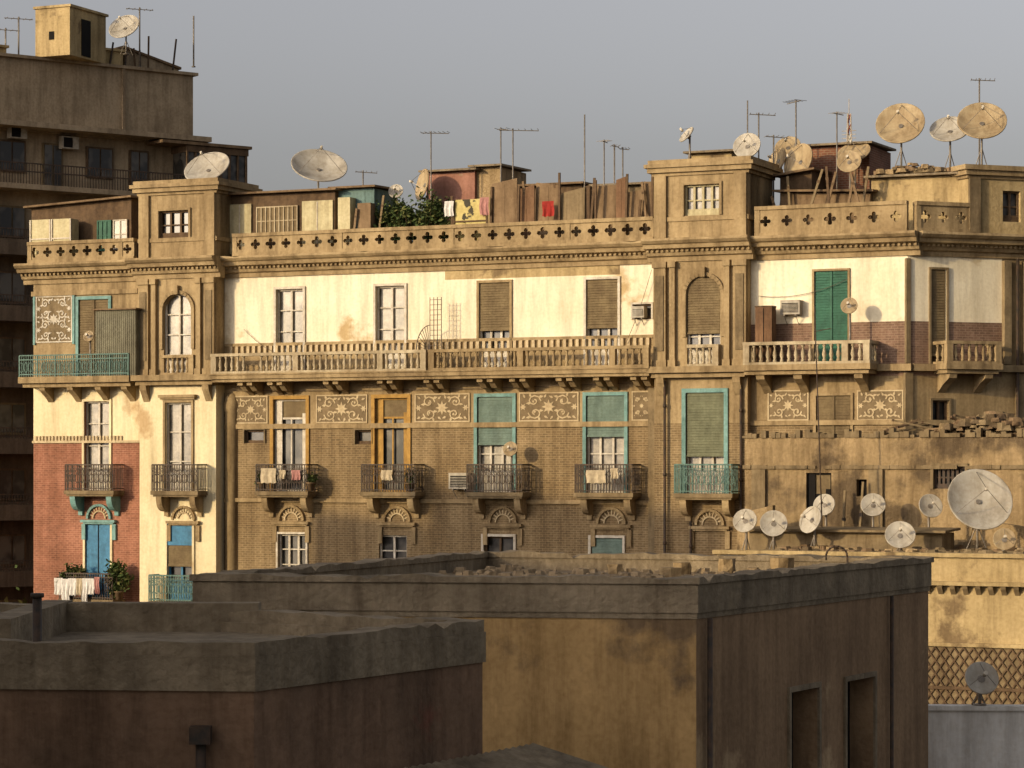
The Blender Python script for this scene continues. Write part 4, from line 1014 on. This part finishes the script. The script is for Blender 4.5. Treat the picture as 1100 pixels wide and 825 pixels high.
for k in range(9):
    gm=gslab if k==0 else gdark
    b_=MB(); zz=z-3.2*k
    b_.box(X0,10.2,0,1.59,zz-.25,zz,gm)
    if k>0: b_.box(X0,10.2,0,.14,zz,zz+.5,gm)
    bo=b_.obj('balcony',gl_)
    r=MB()
    for h_ in (1.0,.6): r.box(X0,10.2,.03,.08,zz+h_-.03,zz+h_+.03,iron)
    for i in range(int((10.2-X0)/.15)): r.box(X0+i*.15,X0+i*.15+.03,.04,.07,zz+.0+(.5 if k>0 else 0),zz+1.0,iron)
    r.obj('railing',bo)
    for j,xx in enumerate((-5,-2.2,.6,3.0,5.4,7.8,11.0,12.6)):
        if k==0 and xx>10: continue
        ww=1.1 if j%2 else 1.5; x0=xx;z0=zz+(.05 if j%2 else .7)
        w_=MB(); w_.box(x0,x0+ww,1.5,1.61,z0,zz+2.25,wood if (j+k)%3 else brownsh); wo=w_.obj('window',gl_)
        g_=MB(); g_.box(x0+.1,x0+ww/2-.04,1.46,1.499,z0+.1,zz+2.15,glass); g_.box(x0+ww/2+.04,x0+ww-.1,1.46,1.499,z0+.1,zz+2.15,glass); g_.obj('glass',wo)
# glazed balcony enclosure at the block's right end
pn=MB(); pn.box(10.25,XR+.15,.0,1.59,z-.5,z+.75,gdark); pn.box(10.25,XR+.15,.0,1.59,z+2.2,z+2.52,wood)
for i in range(8):
    xx=10.25+i*(XR-.0-10.25)/7; pn.box(xx,xx+.09,.02,.1,z+.75,z+2.2,wood)
pn.box(XR+.06,XR+.15,1.4,1.59,z+.75,z+2.2,wood)
pno=pn.obj('balcony_enclosure',gl_)
q=MB(); q.box(10.3,XR+.08,.12,1.5,z+.751,z+2.199,glass); q.obj('glazing',pno)
GM=mtx((-24.55,125,0),ga)
for xx,zz in ((4.3,z+2.0),(1.5,z+2.3)):
    a_=thing('air_conditioner',GM@Vector((xx,1.45,zz)),ga,'air conditioner high on a shaded wall','air conditioner','air conditioners'); q_=MB(); q_.box(-.45,.45,-.4,0,0,.6,acm); q_.obj('casing',a_); q_=MB(); q_.box(-.38,.1,-.42,-.401,.06,.54,dark); q_.obj('grille',a_)
def gblock(x0,x1,y0,y1,h,mat,name,label,cat,slope=0):
    mb=MB(); mb.rings([[(x0,y0,0),(x1,y0,0),(x1,y1,0),(x0,y1,0)],[(x0,y0,h),(x1,y0,h+slope),(x1,y1,h+slope),(x0,y1,h)]],mat,sm=False)
    mb.rings([[(x0-.1,y0-.12,h+.002),(x1+.1,y0-.12,h+.002+slope),(x1+.1,y1+.1,h+.002+slope),(x0-.1,y1+.1,h+.002)],[(x0-.1,y0-.12,h+.12),(x1+.1,y0-.12,h+.12+slope),(x1+.1,y1+.1,h+.12+slope),(x0-.1,y1+.1,h+.12)]],rust2 if mat!=sandl else sandl,sm=False)
    o=mb.obj(name,None,label,cat); o.matrix_world=GM@Matrix.Translation((0,0,zt+.151)); return o
gblock(4.7,7.6,1.8,5,.75,sandl,'rooftop_wall','low plastered rooftop parapet room','rooftop room')
gblock(7.8,10.9,2.0,5,1.0,gslab,'rooftop_shed','low rooftop shed with sagging tin roof','shed',-.8)
gblock(-3,1.2,1.8,4,.35,sandl,'rooftop_wall','low plastered rooftop kerb wall','wall')
for i in range(9):
    mb=MB(); L_=R.uniform(.8,1.9); mb.box(-.04,.04,-.03,.03,0,L_,R.choice([wood,iron])); mb.box(-.06,.06,-.05,.05,0,.05,wood)
    o=mb.obj('timber_post',None,'thin post standing on concrete roof','post','posts on the concrete roof'); o.matrix_world=GM@Matrix.Translation((R.uniform(4.8,10.9),1.7,zt+.15))@Matrix.Rotation(R.uniform(-.2,.2),4,'Y')
rz=zt+.15; e=thing('rooftop_room',P(75,55,127)*1.0,ANG,'small plastered rooftop stair room catching the sun','rooftop room'); e.location.z=rz
h=P(75,7,127).z-rz; mb=MB(); mb.box(-2.0,0,0,3.2,0,h,sandl); mb.obj('wall',e)
mb=MB(); mb.box(-2.08,.1,-.08,3.3,h+.001,h+.12,sandl); mb.obj('roof_slab',e)
mb=MB(); mb.box(.001,.03,1.0,1.8,.1,1.9,dark); mb.obj('door',e)
mb=MB(); mb.box(-1.2,-.9,-.02,-.001,.8,1.2,dark); mb.obj('window',e)
for px,pt in ((104,12),(150,8),(208,17),(6,30),(20,18)): g_ant(px,pt,131 if px>100 else 127.5,rz,5 if px<30 or px==150 else 0)

# ================= OFF-FRAME NEIGHBOURS (real buildings that cast the evening shadows) =================
def ps(p,s): return (p*.5888+s*.8083, -p*.8083+s*.5888)
def neighbour(p0,p1,s0,s1,h,label,mat):
    poly=[ps(p0,s0),ps(p0,s1),ps(p1,s1),ps(p1,s0)]
    e,cx,cy=prismthing('neighbour_building',poly,0,h,mat,label,'building')
    ex=Vector(poly[2])-Vector(poly[1]); L_=ex.length; ex.normalize(); nrm=Vector((.8083,.5888))
    for fl in range(max(0,int(h/3.3)-3),int(h/3.3)):
        for i in range(int(L_/4)):
            c=Vector(poly[1])+ex*(2+i*4)+nrm*.02-Vector((cx,cy)); a=c-ex*.6; b_=c+ex*.6; z0=fl*3.3+1
            m_=MB(); m_.rings([[(q.x,q.y,zq) for q in (a,b_,b_+nrm*.06,a+nrm*.06)] for zq in (z0,z0+1.6)],brownsh,sm=False)
            m_.obj('window',e)
    return e
neighbour(-53,-18,-15,-2,24.0,'tall plain plaster apartment block near the low roofs',gplast)
neighbour(-90.5,-86,0,12,25.9,'plain plaster apartment block across the street',gplast)
neighbour(-85.95,-74.5,0,12,27.6,'taller plain plaster block across the street',ochre)

mb=MB(); mb.poly([(-3000,-3000,0),(3000,-3000,0),(3000,3000,0),(-3000,3000,0)],asphalt); o=mb.obj('ground',None,'dusty asphalt ground','ground',kind='structure')
mb=MB(); mb.box(-25,20,-3,-.8,.004,.13,cement); o=mb.obj('pavement',None,'grey cement pavement along the block','pavement',kind='structure'); o.location=(OX,OY,0); o.rotation_euler=(0,0,ANG)

# ================= LIGHT, SKY, CAMERA =================
el=math.radians(12.5); S=Vector((-.81,-.59,0)).normalized()*math.cos(el)+Vector((0,0,math.sin(el)))
ld=bpy.data.lights.new('sun','SUN'); ld.energy=3.25; ld.angle=math.radians(.9); ld.color=(1,.785,.46)
lo_=bpy.data.objects.new('sun',ld); COL.objects.link(lo_); lo_.rotation_euler=S.to_track_quat('Z','Y').to_euler(); lo_.location=(-60,-40,60)
wd=bpy.data.worlds.new('World'); sc.world=wd; wd.use_nodes=True; nt=wd.node_tree
bg=nt.nodes['Background']; sk=nt.nodes.new('ShaderNodeTexSky'); sk.sky_type='NISHITA'; sk.sun_disc=False
sk.sun_elevation=el; sk.sun_rotation=math.atan2(S.x,S.y)%(2*math.pi); sk.dust_density=5; sk.air_density=1.; sk.ozone_density=1.5
hs=nt.nodes.new('ShaderNodeHueSaturation'); hs.inputs['Saturation'].default_value=.3; hs.inputs['Value'].default_value=1.42
nt.links.new(sk.outputs[0],hs.inputs['Color'])
tint=mixc(nt,1.0,hs.outputs[0],(1.03,.975,.985,1),'MULTIPLY')
nt.links.new(tint,bg.inputs[0]); bg.inputs[1].default_value=.135
cd=bpy.data.cameras.new('camera'); cam=bpy.data.objects.new('camera',cd); COL.objects.link(cam)
cam.location=(0,0,CZ); cam.rotation_euler=(math.pi/2,0,0); cd.sensor_width=36; cd.lens=36*F/1100; cd.shift_y=87.5/1100
cd.clip_end=6000; sc.camera=cam
sc.view_settings.view_transform='Standard'; sc.view_settings.look='None'; sc.view_settings.exposure=0
